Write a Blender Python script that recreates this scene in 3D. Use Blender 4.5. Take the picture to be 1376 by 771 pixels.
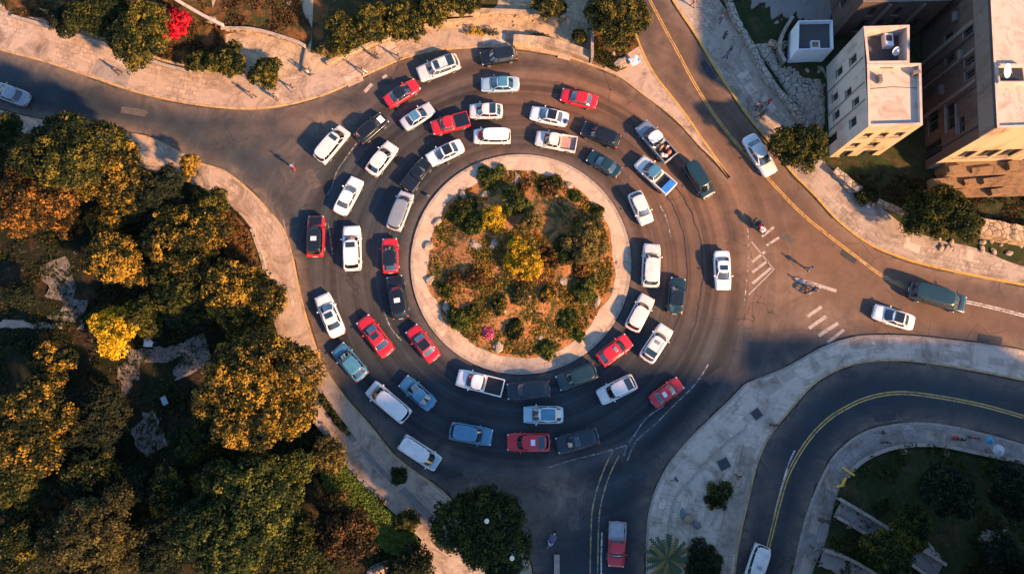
import bpy, math, random
import numpy as np
from mathutils import Vector, Matrix, noise
from mathutils.geometry import delaunay_2d_cdt

for o in list(bpy.data.objects): bpy.data.objects.remove(o)
scene = bpy.context.scene
col = scene.collection
R = math.radians

# ---------------------------------------------------------------- camera
S = 0.09                       # metres per photo pixel at the picture's middle
F = 1376*24/36.0
TILT = R(10)
D = S*F
CH = D*math.cos(TILT); CY = -D*math.sin(TILT)
cam_d = bpy.data.cameras.new('camera'); cam = bpy.data.objects.new('camera', cam_d); col.objects.link(cam)
cam_d.lens = 24; cam_d.sensor_width = 36; cam_d.clip_end = 3000; cam_d.clip_start = 0.5
cam.location = (0, CY, CH); cam.rotation_euler = (TILT, 0, 0)
scene.camera = cam

# ---------------------------------------------------------------- sky, sun, exposure
SUN_EL = R(26); SUN_AZ = R(-36)          # direction towards the sun: lower right of the picture
w = bpy.data.worlds.new('World'); scene.world = w; w.use_nodes = True
nt = w.node_tree; nt.nodes.clear()
out = nt.nodes.new('ShaderNodeOutputWorld'); bg = nt.nodes.new('ShaderNodeBackground'); sky = nt.nodes.new('ShaderNodeTexSky')
sky.sky_type = 'NISHITA'; sky.sun_disc = False; sky.sun_elevation = SUN_EL
sky.sun_rotation = math.atan2(math.cos(SUN_AZ), math.sin(SUN_AZ))
sky.air_density = 1.0; sky.dust_density = 0.3; sky.ozone_density = 3.5
bg.inputs['Strength'].default_value = 0.10
nt.links.new(sky.outputs[0], bg.inputs[0]); nt.links.new(bg.outputs[0], out.inputs[0])
sd = bpy.data.lights.new('sun', 'SUN'); so = bpy.data.objects.new('sun', sd); col.objects.link(so)
sd.energy = 4.8; sd.angle = R(2.4); sd.color = (1.0, 0.55, 0.26)
sv = Vector((math.cos(SUN_AZ)*math.cos(SUN_EL), math.sin(SUN_AZ)*math.cos(SUN_EL), math.sin(SUN_EL)))
so.rotation_euler = sv.to_track_quat('Z', 'Y').to_euler(); so.location = (60, -60, 60)
vs = scene.view_settings
vs.view_transform = 'Standard'; vs.look = 'None'; vs.exposure = 1.70; vs.gamma = 1; vs.use_curve_mapping = False

# ---------------------------------------------------------------- helpers
def P(px, py, h=0.0):
    """world point at height h that stands under photo pixel px, py"""
    a = (px-688)/F; b = (385.5-py)/F
    d = Vector((a, math.sin(TILT)+b*math.cos(TILT), -math.cos(TILT)+b*math.sin(TILT)))
    t = (CH-h)/(-d.z)
    return Vector((t*d.x, CY+t*d.y, h))

def tag(o, label=None, cat=None, group=None, kind=None):
    if label: o['label'] = label
    if cat: o['category'] = cat
    if group: o['group'] = group
    if kind: o['kind'] = kind
    return o

def link(o, parent=None):
    col.objects.link(o)
    if parent: o.parent = parent
    return o

def mobj(name, verts, faces, mat, parent=None, smooth=False, loc=None):
    me = bpy.data.meshes.new(name); me.from_pydata([tuple(v) for v in verts], [], faces)
    me.update()
    if smooth: me.polygons.foreach_set('use_smooth', [True]*len(me.polygons))
    me.materials.append(mat)
    o = bpy.data.objects.new(name, me)
    if loc is not None: o.location = loc
    return link(o, parent)

def empty(name, loc=(0,0,0), rz=0):
    o = bpy.data.objects.new(name, None); o.location = loc; o.rotation_euler = (0,0,rz); o.empty_display_size = .3
    return link(o)

def kids(o): return KID.get(o.name, None) or [c for c in bpy.data.objects if c.parent == o]
KID = {}
def copy_tree(o, parent=None, children=None):
    c = o.copy(); col.objects.link(c)
    if parent: c.parent = parent
    for ch in list(o.children): copy_tree(ch, c)
    return c

class MB:
    """collects shapes into one mesh"""
    def __init__(s): s.v = []; s.f = []
    def add(s, v, f):
        n = len(s.v); s.v += [tuple(p) for p in v]; s.f += [tuple(i+n for i in q) for q in f]
    def box(s, x0, x1, y0, y1, z0, z1):
        s.add([(x0,y0,z0),(x1,y0,z0),(x1,y1,z0),(x0,y1,z0),(x0,y0,z1),(x1,y0,z1),(x1,y1,z1),(x0,y1,z1)],
              [(0,3,2,1),(4,5,6,7),(0,1,5,4),(1,2,6,5),(2,3,7,6),(3,0,4,7)])
    def bbox(s, x0, x1, y0, y1, z0, z1, b=.02):
        vs_ = []
        for z, i in ((z0,b),(z0+b,0),(z1-b,0),(z1,b)):
            vs_ += [(x0+i+b*.0,y0+i,z),(x1-i,y0+i,z),(x1-i,y1-i,z),(x0+i,y1-i,z)]
        fs = [(3,2,1,0),(12,13,14,15)]
        for k in range(3):
            for j in range(4): fs.append((k*4+j, k*4+(j+1)%4, k*4+4+(j+1)%4, k*4+4+j))
        s.add(vs_, fs)
    def obox(s, c, ux, hx, hy, z0, z1):
        """box about c, long axis direction ux (2d)"""
        ux = Vector((ux[0], ux[1])).normalized(); uy = Vector((-ux.y, ux.x))
        q = [c2(c)+ux*a*hx+uy*b*hy for a, b in ((-1,-1),(1,-1),(1,1),(-1,1))]
        s.add([(p.x,p.y,z0) for p in q]+[(p.x,p.y,z1) for p in q],
              [(0,3,2,1),(4,5,6,7),(0,1,5,4),(1,2,6,5),(2,3,7,6),(3,0,4,7)])
    def tube(s, pts, rad, n=8, cap=True):
        pts = [Vector(p) for p in pts]
        if not hasattr(rad, '__len__'): rad = [rad]*len(pts)
        base = len(s.v)
        for i, p in enumerate(pts):
            d = (pts[min(i+1, len(pts)-1)]-pts[max(i-1, 0)]).normalized()
            a = d.cross(Vector((0,0,1)))
            if a.length < .1: a = d.cross(Vector((0,1,0)))
            a.normalize(); b = d.cross(a)
            for k in range(n):
                t = 2*math.pi*k/n
                s.v.append(tuple(p+(a*math.cos(t)+b*math.sin(t))*rad[i]))
        for i in range(len(pts)-1):
            for k in range(n):
                a0 = base+i*n+k; a1 = base+i*n+(k+1)%n
                s.f.append((a0, a1, a1+n, a0+n))
        if cap:
            s.f.append(tuple(base+k for k in range(n))[::-1]); s.f.append(tuple(base+(len(pts)-1)*n+k for k in range(n)))
    def prism(s, poly, z0, z1):
        n = len(poly)
        a = sum(poly[i][0]*poly[(i+1)%n][1]-poly[(i+1)%n][0]*poly[i][1] for i in range(n))
        if a < 0: poly = poly[::-1]
        s.add([(p[0],p[1],z0) for p in poly]+[(p[0],p[1],z1) for p in poly],
              [tuple(range(n))[::-1], tuple(range(n, 2*n))]+[(i,(i+1)%n,n+(i+1)%n,n+i) for i in range(n)])
    def ball(s, c, r, n=10, m=6):
        if not hasattr(r, '__len__'): r = (r,r,r)
        base = len(s.v)
        s.v.append((c[0],c[1],c[2]+r[2]))
        for j in range(1, m):
            for i in range(n):
                t = math.pi*j/m; p = 2*math.pi*i/n
                s.v.append((c[0]+r[0]*math.sin(t)*math.cos(p), c[1]+r[1]*math.sin(t)*math.sin(p), c[2]+r[2]*math.cos(t)))
        s.v.append((c[0],c[1],c[2]-r[2])); e = len(s.v)-1
        for i in range(n):
            s.f.append((base, base+1+i, base+1+(i+1)%n))
            s.f.append((e, e-n+(i+1)%n, e-n+i))
        for j in range(m-2):
            for i in range(n):
                a = base+1+j*n+i; b = base+1+j*n+(i+1)%n
                s.f.append((a, a+n, b+n, b))
    def build(s, name, mat, parent=None, smooth=False, loc=None):
        return mobj(name, s.v, s.f, mat, parent, smooth, loc)
def c2(c): return Vector((c[0], c[1]))

def cr(pts, step=1.0, closed=False):
    """Catmull-Rom through 2d world points, resampled about every step metres"""
    pts = [Vector((p[0], p[1])) for p in pts]
    n = len(pts); outp = []
    rng = range(n if closed else n-1)
    for i in rng:
        p1 = pts[i]; p2 = pts[(i+1)%n]
        p0 = pts[(i-1)%n] if closed or i > 0 else p1*2-p2
        p3 = pts[(i+2)%n] if closed or i+2 < n else p2*2-p1
        k = max(1, int((p2-p1).length/step))
        for j in range(k):
            t = j/k
            outp.append(0.5*((2*p1)+(-p0+p2)*t+(2*p0-5*p1+4*p2-p3)*t*t+(-p0+3*p1-3*p2+p3)*t**3))
    if not closed: outp.append(pts[-1])
    return outp
def W(l, h=0): return [P(x, y, h).to_2d() for x, y in l]
def resample(pl, n):
    L = [0]
    for a, b in zip(pl, pl[1:]): L.append(L[-1]+(b-a).length)
    o = []; j = 0
    for i in range(n):
        t = L[-1]*i/(n-1)
        while j < len(L)-2 and L[j+1] < t: j += 1
        f = (t-L[j])/max(1e-6, L[j+1]-L[j]); o.append(pl[j].lerp(pl[j+1], f))
    return o
def offset(pl, d, closed=False):
    o = []; n = len(pl)
    for i in range(n):
        a = pl[(i-1)%n] if closed or i > 0 else pl[0]; b = pl[(i+1)%n] if closed or i < n-1 else pl[-1]
        t = (b-a).normalized(); o.append(pl[i]+Vector((-t.y, t.x))*d)
    return o
def wob(p, s=.25, seed=0): return noise.noise(Vector((p[0]*s+seed*7.3, p[1]*s, seed*3.1)))

# ---------------------------------------------------------------- materials
def nodes(name):
    m = bpy.data.materials.new(name); m.use_nodes = True
    t = m.node_tree; b = t.nodes['Principled BSDF']
    return m, t, b
def N(t, typ, **kw):
    n = t.nodes.new(typ)
    for k, v in kw.items():
        if hasattr(n, k): setattr(n, k, v)
        else: n.inputs[k].default_value = v
    return n
def ramp(t, fac, stops, interp='LINEAR'):
    r = t.nodes.new('ShaderNodeValToRGB'); r.color_ramp.interpolation = interp
    e = r.color_ramp.elements
    while len(e) < len(stops): e.new(.5)
    for el, (p, c) in zip(e, stops):
        el.position = p; el.color = (*c, 1) if len(c) == 3 else c
    t.links.new(fac, r.inputs[0]); return r
def mix(t, f, a, b, mode='MIX'):
    n = t.nodes.new('ShaderNodeMix'); n.data_type = 'RGBA'; n.blend_type = mode
    for sock, v in ((n.inputs[0], f), (n.inputs[6], a), (n.inputs[7], b)):
        if hasattr(v, 'links'): t.links.new(v, sock)
        elif isinstance(v, (int, float)): sock.default_value = v
        else: sock.default_value = (*v, 1)
    return n.outputs[2]
def coords(t, uv=False):
    tc = t.nodes.new('ShaderNodeTexCoord'); return tc.outputs['UV' if uv else 'Object']
def noise_n(t, co, scale, detail=5, rough=.6, dist=0):
    n = N(t, 'ShaderNodeTexNoise'); n.inputs['Scale'].default_value = scale; n.inputs['Detail'].default_value = detail
    n.inputs['Roughness'].default_value = rough; n.inputs['Distortion'].default_value = dist
    t.links.new(co, n.inputs['Vector']); return n.outputs['Fac']
def bump(t, b, h, s=.3, d=.05):
    n = N(t, 'ShaderNodeBump'); n.inputs['Strength'].default_value = s; n.inputs['Distance'].default_value = d
    t.links.new(h, n.inputs['Height']); t.links.new(n.outputs[0], b.inputs['Normal'])

def flat(name, c, rough=.6, metal=0, var=.25, scale=3, coat=0, bmp=0, spec=.5):
    m, t, b = nodes(name)
    co = coords(t); f = noise_n(t, co, scale)
    lo = tuple(x*(1-var) for x in c); hi = tuple(min(1, x*(1+var)) for x in c)
    r = ramp(t, f, [(.3, lo), (.7, hi)])
    t.links.new(r.outputs[0], b.inputs['Base Color'])
    b.inputs['Roughness'].default_value = rough; b.inputs['Metallic'].default_value = metal
    b.inputs['Coat Weight'].default_value = coat; b.inputs['Coat Roughness'].default_value = .06
    b.inputs['Specular IOR Level'].default_value = spec
    if bmp: bump(t, b, noise_n(t, co, scale*6), bmp, .03)
    return m

def foliage(name, dark, mid, light):
    m = bpy.data.materials.new(name); m.use_nodes = True; t = m.node_tree; t.nodes.clear()
    o = t.nodes.new('ShaderNodeOutputMaterial'); a = t.nodes.new('ShaderNodeAttribute'); a.attribute_name = 'tone'
    r = ramp(t, a.outputs['Fac'], [(0, dark), (.45, mid), (1, light)])
    d = t.nodes.new('ShaderNodeBsdfPrincipled'); d.inputs['Roughness'].default_value = .7; d.inputs['Specular IOR Level'].default_value = .12
    tr = t.nodes.new('ShaderNodeBsdfTranslucent'); mx = t.nodes.new('ShaderNodeMixShader'); mx.inputs[0].default_value = .3
    t.links.new(r.outputs[0], d.inputs['Base Color']); t.links.new(r.outputs[0], tr.inputs['Color'])
    t.links.new(d.outputs[0], mx.inputs[1]); t.links.new(tr.outputs[0], mx.inputs[2]); t.links.new(mx.outputs[0], o.inputs[0])
    return m
FOL = {
 'gold':  foliage('gold_leaves',  (.006,.013,.006), (.026,.034,.011), (.40,.235,.03)),
 'orange':foliage('orange_leaves',(.008,.011,.006), (.045,.032,.012), (.36,.16,.03)),
 'yellow':foliage('yellow_leaves',(.03,.04,.008), (.30,.20,.015), (.70,.44,.02)),
 'scrub': foliage('scrub_leaves', (.012,.028,.009), (.045,.066,.015), (.16,.16,.03)),
 'green': foliage('green_leaves', (.010,.020,.008), (.035,.045,.012), (.11,.10,.018)),
 'lime':  foliage('lime_leaves',  (.005,.013,.006), (.022,.034,.012), (.20,.155,.022)),
 'olive': foliage('olive_leaves', (.03,.032,.015), (.10,.085,.025), (.26,.18,.05)),
 'dark':  foliage('dark_leaves',  (.006,.012,.007), (.014,.024,.013), (.045,.045,.018)),
 'rust':  foliage('rust_leaves',  (.010,.012,.007), (.045,.032,.014), (.20,.095,.03)),
 'red':   foliage('red_blossom',  (.10,.005,.01), (.45,.01,.025), (.75,.03,.06)),
 'pink':  foliage('pink_blossom', (.2,.02,.06), (.5,.08,.18), (.7,.2,.3)),
}
# asphalt: worn grey with dust (attribute written per vertex: dirt where it collects, plus painted sunlit warmth), ring wear round the island
ISL = P(700, 354)
def asphalt():
    m, t, b = nodes('asphalt')
    co = coords(t)
    big = noise_n(t, co, .05, 4, .6, .5); med = noise_n(t, co, .5, 6, .7); fine = noise_n(t, co, 9, 5, .8)
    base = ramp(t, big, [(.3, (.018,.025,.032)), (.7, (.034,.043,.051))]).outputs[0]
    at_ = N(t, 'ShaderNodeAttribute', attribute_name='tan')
    base = mix(t, at_.outputs['Fac'], base, mix(t, big, (.095,.054,.035), (.145,.086,.055)))  # tan attribute paints the sunlit brown into the asphalt colour
    # ring wear
    vm = N(t, 'ShaderNodeVectorMath', operation='SUBTRACT'); t.links.new(co, vm.inputs[0]); vm.inputs[1].default_value = (ISL.x, ISL.y, 0)
    ln = N(t, 'ShaderNodeVectorMath', operation='LENGTH'); t.links.new(vm.outputs[0], ln.inputs[0])
    md = N(t, 'ShaderNodeMath', operation='MULTIPLY'); md.inputs[1].default_value = .55; t.links.new(ln.outputs['Value'], md.inputs[0])
    nz = N(t, 'ShaderNodeTexNoise', noise_dimensions='1D'); nz.inputs['Scale'].default_value = 1.0; nz.inputs['Detail'].default_value = 5; nz.inputs['Roughness'].default_value=.65
    t.links.new(md.outputs[0], nz.inputs['W'])
    rw = ramp(t, nz.outputs['Fac'], [(.34, (.56,.58,.60)), (.5, (.95,.95,.95)), (.66, (1.45,1.38,1.32))]).outputs[0]
    near = N(t, 'ShaderNodeMapRange'); near.inputs[1].default_value = 27; near.inputs[2].default_value = 34; near.inputs[3].default_value = 1; near.inputs[4].default_value = .15
    t.links.new(ln.outputs['Value'], near.inputs[0])
    rwm = mix(t, near.outputs[0], (1,1,1), rw)
    c = mix(t, 1.0, base, rwm, 'MULTIPLY')
    m2 = ramp(t, med, [(.3, (.75,.75,.75)), (.7, (1.25,1.25,1.25))]).outputs[0]
    c = mix(t, 1.0, c, m2, 'MULTIPLY')
    f2 = ramp(t, fine, [(.3, (.8,.8,.8)), (.7, (1.2,1.2,1.2))]).outputs[0]
    c = mix(t, 1.0, c, f2, 'MULTIPLY')
    a = N(t, 'ShaderNodeAttribute', attribute_name='dust_and_sun')
    dn = noise_n(t, co, .35, 7, .75, 1.2)
    mm = N(t, 'ShaderNodeMath', operation='MULTIPLY_ADD'); t.links.new(dn, mm.inputs[0]); mm.inputs[1].default_value = 2.6; mm.inputs[2].default_value = -.75
    mu = N(t, 'ShaderNodeMath', operation='MULTIPLY', use_clamp=True); t.links.new(mm.outputs[0], mu.inputs[0]); t.links.new(a.outputs['Fac'], mu.inputs[1])
    c = mix(t, mu.outputs[0], c, (.25,.175,.125))
    # cracks
    vo = N(t, 'ShaderNodeTexVoronoi', feature='DISTANCE_TO_EDGE'); vo.inputs['Scale'].default_value = .16
    wv = N(t, 'ShaderNodeVectorMath', operation='ADD'); nn = N(t, 'ShaderNodeTexNoise'); nn.inputs['Scale'].default_value = .8; nn.inputs['Detail'].default_value = 5
    t.links.new(co, nn.inputs['Vector']); t.links.new(co, wv.inputs[0]); t.links.new(nn.outputs['Color'], wv.inputs[1]); t.links.new(wv.outputs[0], vo.inputs['Vector'])
    cm = ramp(t, vo.outputs['Distance'], [(0, (1,1,1)), (.008, (0,0,0))]).outputs[0]
    gate = ramp(t, noise_n(t, co, .12, 3), [(.5, (0,0,0)), (.58, (.75,.75,.75))]).outputs[0]
    cg = mix(t, 1.0, cm, gate, 'MULTIPLY')
    c = mix(t, cg, c, (.015,.015,.016))
    t.links.new(c, b.inputs['Base Color'])
    rr = ramp(t, med, [(.3, (.62,.62,.62)), (.7, (.85,.85,.85))]).outputs[0]; t.links.new(rr, b.inputs['Roughness']); b.inputs['Specular IOR Level'].default_value = .22
    bump(t, b, fine, .25, .02)
    return m
def paving(name, c1, c2_, mortar, bw=.9, rh=.6, uv=True, rot=0, dirt=(.12,.085,.06), dirtamt=.9):
    m, t, b = nodes(name)
    co = coords(t, uv)
    mp = N(t, 'ShaderNodeMapping'); mp.inputs['Rotation'].default_value = (0,0,rot); t.links.new(co, mp.inputs[0])
    wn = N(t, 'ShaderNodeTexNoise'); wn.inputs['Scale'].default_value = .35; wn.inputs['Detail'].default_value = 2
    t.links.new(co, wn.inputs['Vector'])
    sc = N(t, 'ShaderNodeVectorMath', operation='SCALE'); sc.inputs['Scale'].default_value = .5; t.links.new(wn.outputs['Color'], sc.inputs[0])
    ad = N(t, 'ShaderNodeVectorMath', operation='ADD'); t.links.new(mp.outputs[0], ad.inputs[0]); t.links.new(sc.outputs[0], ad.inputs[1])
    br = N(t, 'ShaderNodeTexBrick'); br.inputs['Scale'].default_value = 1; br.inputs['Brick Width'].default_value = bw; br.inputs['Row Height'].default_value = rh
    br.inputs['Mortar Size'].default_value = .022; br.inputs['Mortar Smooth'].default_value = .3; br.inputs['Bias'].default_value = 0
    br.inputs['Color1'].default_value = (*c1,1); br.inputs['Color2'].default_value = (*c2_,1); br.inputs['Mortar'].default_value = (*mortar,1)
    t.links.new(ad.outputs[0], br.inputs['Vector'])
    oc = coords(t)
    n1 = noise_n(t, oc, .32, 8, .75, .9); n2 = noise_n(t, oc, 2.5, 6, .75)
    c = mix(t, 1.0, br.outputs['Color'], ramp(t, n2, [(.3, (.72,.72,.72)), (.7, (1.2,1.19,1.17))]).outputs[0], 'MULTIPLY')
    # worn screed patches that hide the joints
    pl = ramp(t, noise_n(t, oc, .18, 4, .6, .8), [(.44, (0,0,0)), (.52, (.85,.85,.85))]).outputs[0]
    mid = tuple((x+y)/2*.98 for x, y in zip(c1, c2_))
    c = mix(t, pl, c, mix(t, n2, tuple(x*.85 for x in mid), tuple(x*1.12 for x in mid)))
    dm = ramp(t, n1, [(.47, (0,0,0)), (.68, (dirtamt,)*3)]).outputs[0]
    c = mix(t, dm, c, dirt)
    sp = ramp(t, noise_n(t, oc, 1.7, 8, .8, 2), [(.64, (0,0,0)), (.70, (.7,.7,.7))]).outputs[0]
    c = mix(t, sp, c, tuple(x*.6 for x in dirt))
    t.links.new(c, b.inputs['Base Color']); b.inputs['Roughness'].default_value = .85; b.inputs['Specular IOR Level'].default_value = .25
    bump(t, b, br.outputs['Fac'], -.4, .02)
    return m
def soil(name, c_soil, c_dry, c_green, g0=.5, g1=.6, rock=True):
    m, t, b = nodes(name); co = coords(t)
    n1 = noise_n(t, co, .16, 7, .7, .7); n2 = noise_n(t, co, 1.3, 8, .75, .5); n3 = noise_n(t, co, .33, 6, .7, 1); n4 = noise_n(t, co, 6, 6, .8)
    c = mix(t, ramp(t, n2, [(.35, (0,0,0)), (.65, (1,1,1))]).outputs[0], c_soil, c_dry)
    g = ramp(t, n3, [(g0, (0,0,0)), (g1, (.9,.9,.9))]).outputs[0]
    gc = mix(t, n2, tuple(x*.5 for x in c_green), tuple(x*1.7 for x in c_green))
    c = mix(t, g, c, gc)
    if rock:
        rk = ramp(t, noise_n(t, co, .7, 5, .7, 1.5), [(.63, (0,0,0)), (.68, (.9,.9,.9))]).outputs[0]
        c = mix(t, rk, c, mix(t, n2, (.12,.10,.08), (.36,.29,.22)))
    c = mix(t, 1.0, c, ramp(t, n4, [(.3, (.6,.6,.6)), (.7, (1.45,1.45,1.4))]).outputs[0], 'MULTIPLY')
    t.links.new(c, b.inputs['Base Color']); b.inputs['Roughness'].default_value = .95; b.inputs['Specular IOR Level'].default_value = .1
    bump(t, b, n2, .8, .15)
    return m
def plaster(name, c, stain=(.10,.075,.06), amt=.6, sc=.5):
    m, t, b = nodes(name); co = coords(t)
    mp = N(t, 'ShaderNodeMapping'); mp.inputs['Scale'].default_value = (1,1,.35); t.links.new(co, mp.inputs[0])
    n1 = noise_n(t, mp.outputs[0], sc, 8, .7, .8); n2 = noise_n(t, co, 4, 6, .7); n3 = noise_n(t, co, sc*3, 8, .75, 1.5)
    cc = mix(t, n2, tuple(x*.82 for x in c), tuple(min(1,x*1.12) for x in c))
    cc = mix(t, ramp(t, n1, [(.48, (0,0,0)), (.75, (amt,)*3)]).outputs[0], cc, stain)
    cc = mix(t, ramp(t, n3, [(.60, (0,0,0)), (.66, (amt*.8,)*3)]).outputs[0], cc, tuple(x*.7 for x in stain))
    t.links.new(cc, b.inputs['Base Color']); b.inputs['Roughness'].default_value = .9; b.inputs['Specular IOR Level'].default_value = .2
    bump(t, b, n2, .3, .02); return m
def paintline(name, c, wear=.5):
    m, t, b = nodes(name); co = coords(t)
    n = noise_n(t, co, 2.2, 8, .8, .6)
    cc = mix(t, ramp(t, n, [(wear-.06, (0,0,0)), (wear+.06, (1,1,1))]).outputs[0], (.07,.066,.063), c)
    cc = mix(t, noise_n(t, co, 12, 3), cc, tuple(x*.7 for x in c)) if wear < .42 else cc
    t.links.new(cc, b.inputs['Base Color']); b.inputs['Roughness'].default_value = .8; return m
def stone_wall(name, c1, c2_, sc=1.6, gap=(.05,.042,.035)):
    m, t, b = nodes(name); co = coords(t)
    v = N(t, 'ShaderNodeTexVoronoi', feature='DISTANCE_TO_EDGE'); v.inputs['Scale'].default_value = sc; t.links.new(co, v.inputs['Vector'])
    v2 = N(t, 'ShaderNodeTexVoronoi'); v2.inputs['Scale'].default_value = sc; t.links.new(co, v2.inputs['Vector'])
    bw_ = N(t, 'ShaderNodeRGBToBW'); t.links.new(v2.outputs['Color'], bw_.inputs[0])
    c = mix(t, bw_.outputs[0], c1, c2_)
    c = mix(t, 1.0, c, ramp(t, noise_n(t, co, 6, 6, .7), [(.3, (.7,.7,.7)), (.7, (1.2,1.2,1.2))]).outputs[0], 'MULTIPLY')
    e = ramp(t, v.outputs['Distance'], [(.02, (1,1,1)), (.07, (0,0,0))]).outputs[0]
    c = mix(t, e, c, gap); t.links.new(c, b.inputs['Base Color']); b.inputs['Roughness'].default_value = .9
    bump(t, b, v.outputs['Distance'], .8, .1); return m

M = {
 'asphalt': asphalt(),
 'pave_warm': paving('warm_paving', (.46,.35,.265), (.32,.24,.185), (.10,.075,.055)),
 'pave_pale': paving('pale_paving', (.58,.46,.37), (.41,.33,.27), (.13,.10,.075), 1.1, .8),
 'pave_grey': paving('grey_paving', (.42,.34,.27), (.29,.24,.195), (.10,.08,.06)),
 'pave_cool': paving('cool_paving', (.30,.26,.235), (.22,.195,.18), (.08,.075,.07), 1.3, .9),
 'pave_island': paving('island_paving', (.54,.42,.31), (.42,.32,.24), (.20,.145,.10), 1.4, .9, dirtamt=.6),
 'plaza': paving('sandstone_paving', (.46,.35,.23), (.38,.28,.18), (.16,.11,.07), 1.1, .8, uv=False, rot=.35),
 'kerb': plaster('kerb_concrete', (.34,.28,.23), (.06,.05,.045), .8, 1.2),
 'kerb_ochre': plaster('kerb_faded_ochre', (.42,.29,.15), (.05,.04,.032), .95, 1.0),
 'kerb_yellow': plaster('kerb_yellow_paint', (.50,.30,.07), (.12,.09,.07), .85, 1.4),
 'soil_island': soil('island_soil', (.20,.085,.03), (.42,.20,.085), (.035,.045,.014), .50, .60),
 'soil_garden': soil('garden_soil', (.07,.035,.018), (.20,.09,.03), (.025,.03,.012), .42, .54, False),
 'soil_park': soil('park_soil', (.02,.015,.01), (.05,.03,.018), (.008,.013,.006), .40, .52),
 'soil_dark': soil('dark_soil', (.035,.03,.018), (.09,.06,.03), (.022,.034,.012), .38, .5, False),
 'yellow': paintline('yellow_road_paint', (.52,.30,.06), .44),
 'white': paintline('white_road_paint', (.62,.58,.55), .47),
 'whiteworn': paintline('worn_white_road_paint', (.42,.39,.37), .54),
 'hatch': paintline('faded_hatch_paint', (.36,.31,.27), .42),
 'yellow_worn': paintline('worn_yellow_road_paint', (.40,.27,.11), .50),
 'tar': flat('tar', (.016,.016,.018), .5),
 'bark': flat('bark', (.07,.05,.035), .95, 0, .4, 4, 0, .5),
 'b_cream': plaster('cream_plaster', (.50,.42,.35), (.13,.10,.08), .75, .35),
 'b_front': plaster('ochre_plaster', (.46,.34,.20), (.10,.065,.035), .95, .55),
 'b_ruin': plaster('ruined_plaster', (.22,.14,.075), (.03,.022,.015), 1.0, .9),
 'b_roof': plaster('roof_screed', (.52,.42,.34), (.20,.13,.08), .85, .45),
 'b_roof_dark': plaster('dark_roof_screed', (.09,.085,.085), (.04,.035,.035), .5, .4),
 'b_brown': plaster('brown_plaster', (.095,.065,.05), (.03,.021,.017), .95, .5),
 'b_grey': plaster('grey_plaster', (.17,.14,.12), (.06,.045,.035), .8, .35),
 'b_white': plaster('white_plaster', (.66,.67,.70), (.35,.34,.34), .35, .3),
 'concrete': plaster('old_concrete', (.20,.18,.165), (.07,.06,.055), .7, .4),
 'pane': flat('window_glass', (.015,.018,.02), .12, 0, .3, 2),
 'frame': flat('window_frame', (.10,.07,.05), .7),
 'yellow_worn2': paintline('old_yellow_road_paint', (.50,.32,.08), .45),
 'wall_dull': stone_wall('dull_cobbles', (.11,.095,.08), (.20,.17,.14), 2.2, (.04,.034,.028)),
 'wall_pale': stone_wall('pale_rubble_wall', (.26,.22,.18), (.42,.35,.28), 1.3),
 'wall_warm': stone_wall('warm_rubble_wall', (.30,.20,.12), (.48,.34,.20), 1.2),
 'rock': stone_wall('limestone', (.28,.22,.165), (.42,.34,.26), .9, (.2,.17,.14)),
 'metal': flat('grey_metal', (.35,.35,.36), .4, .7),
 'black': flat('black_plastic', (.02,.02,.022), .5),
 'tyre': flat('tyre_rubber', (.02,.02,.02), .85),
 'rim': flat('alloy', (.45,.45,.46), .3, .8),
 'glass': flat('tinted_glass', (.012,.03,.045), .04, 0, .2, 1, 1.0, 0, .9),
 'lamp': flat('headlight_glass', (.75,.75,.78), .1, .2, .05),
 'tail': flat('tail_light_glass', (.45,.015,.012), .2, 0, .05),
 'skin': flat('skin', (.35,.20,.13), .6, 0, .08),
 'hair': flat('dark_hair', (.02,.014,.01), .7),
 'wood': flat('weathered_wood', (.28,.15,.06), .8, 0, .4, 3),
 'soot': flat('dark_iron', (.03,.03,.035), .6),
}
def cloth(c):
    k = 'cloth_%d_%d_%d' % tuple(int(x*100) for x in c)
    if k not in M: M[k] = flat('fabric', c, .9, 0, .15, 6)
    return M[k]
PAINTC = {'white': (.78,.76,.74), 'silver': (.48,.50,.52), 'red': (.52,.012,.022), 'black': (.006,.008,.011), 'navy': (.006,.018,.028),
          'blue': (.06,.19,.30), 'lightblue': (.30,.46,.54), 'grey': (.20,.24,.28), 'bluegreen': (.008,.032,.042)}
PAINT = {}
for k, c in PAINTC.items():
    PAINT[k] = flat(k+'_car_paint', c, .32 if k != 'white' else .4, .15 if k in ('silver','lightblue','blue','grey') else 0, .10, 1.2, .45 if k in ('black','navy','bluegreen') else .7)
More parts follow.
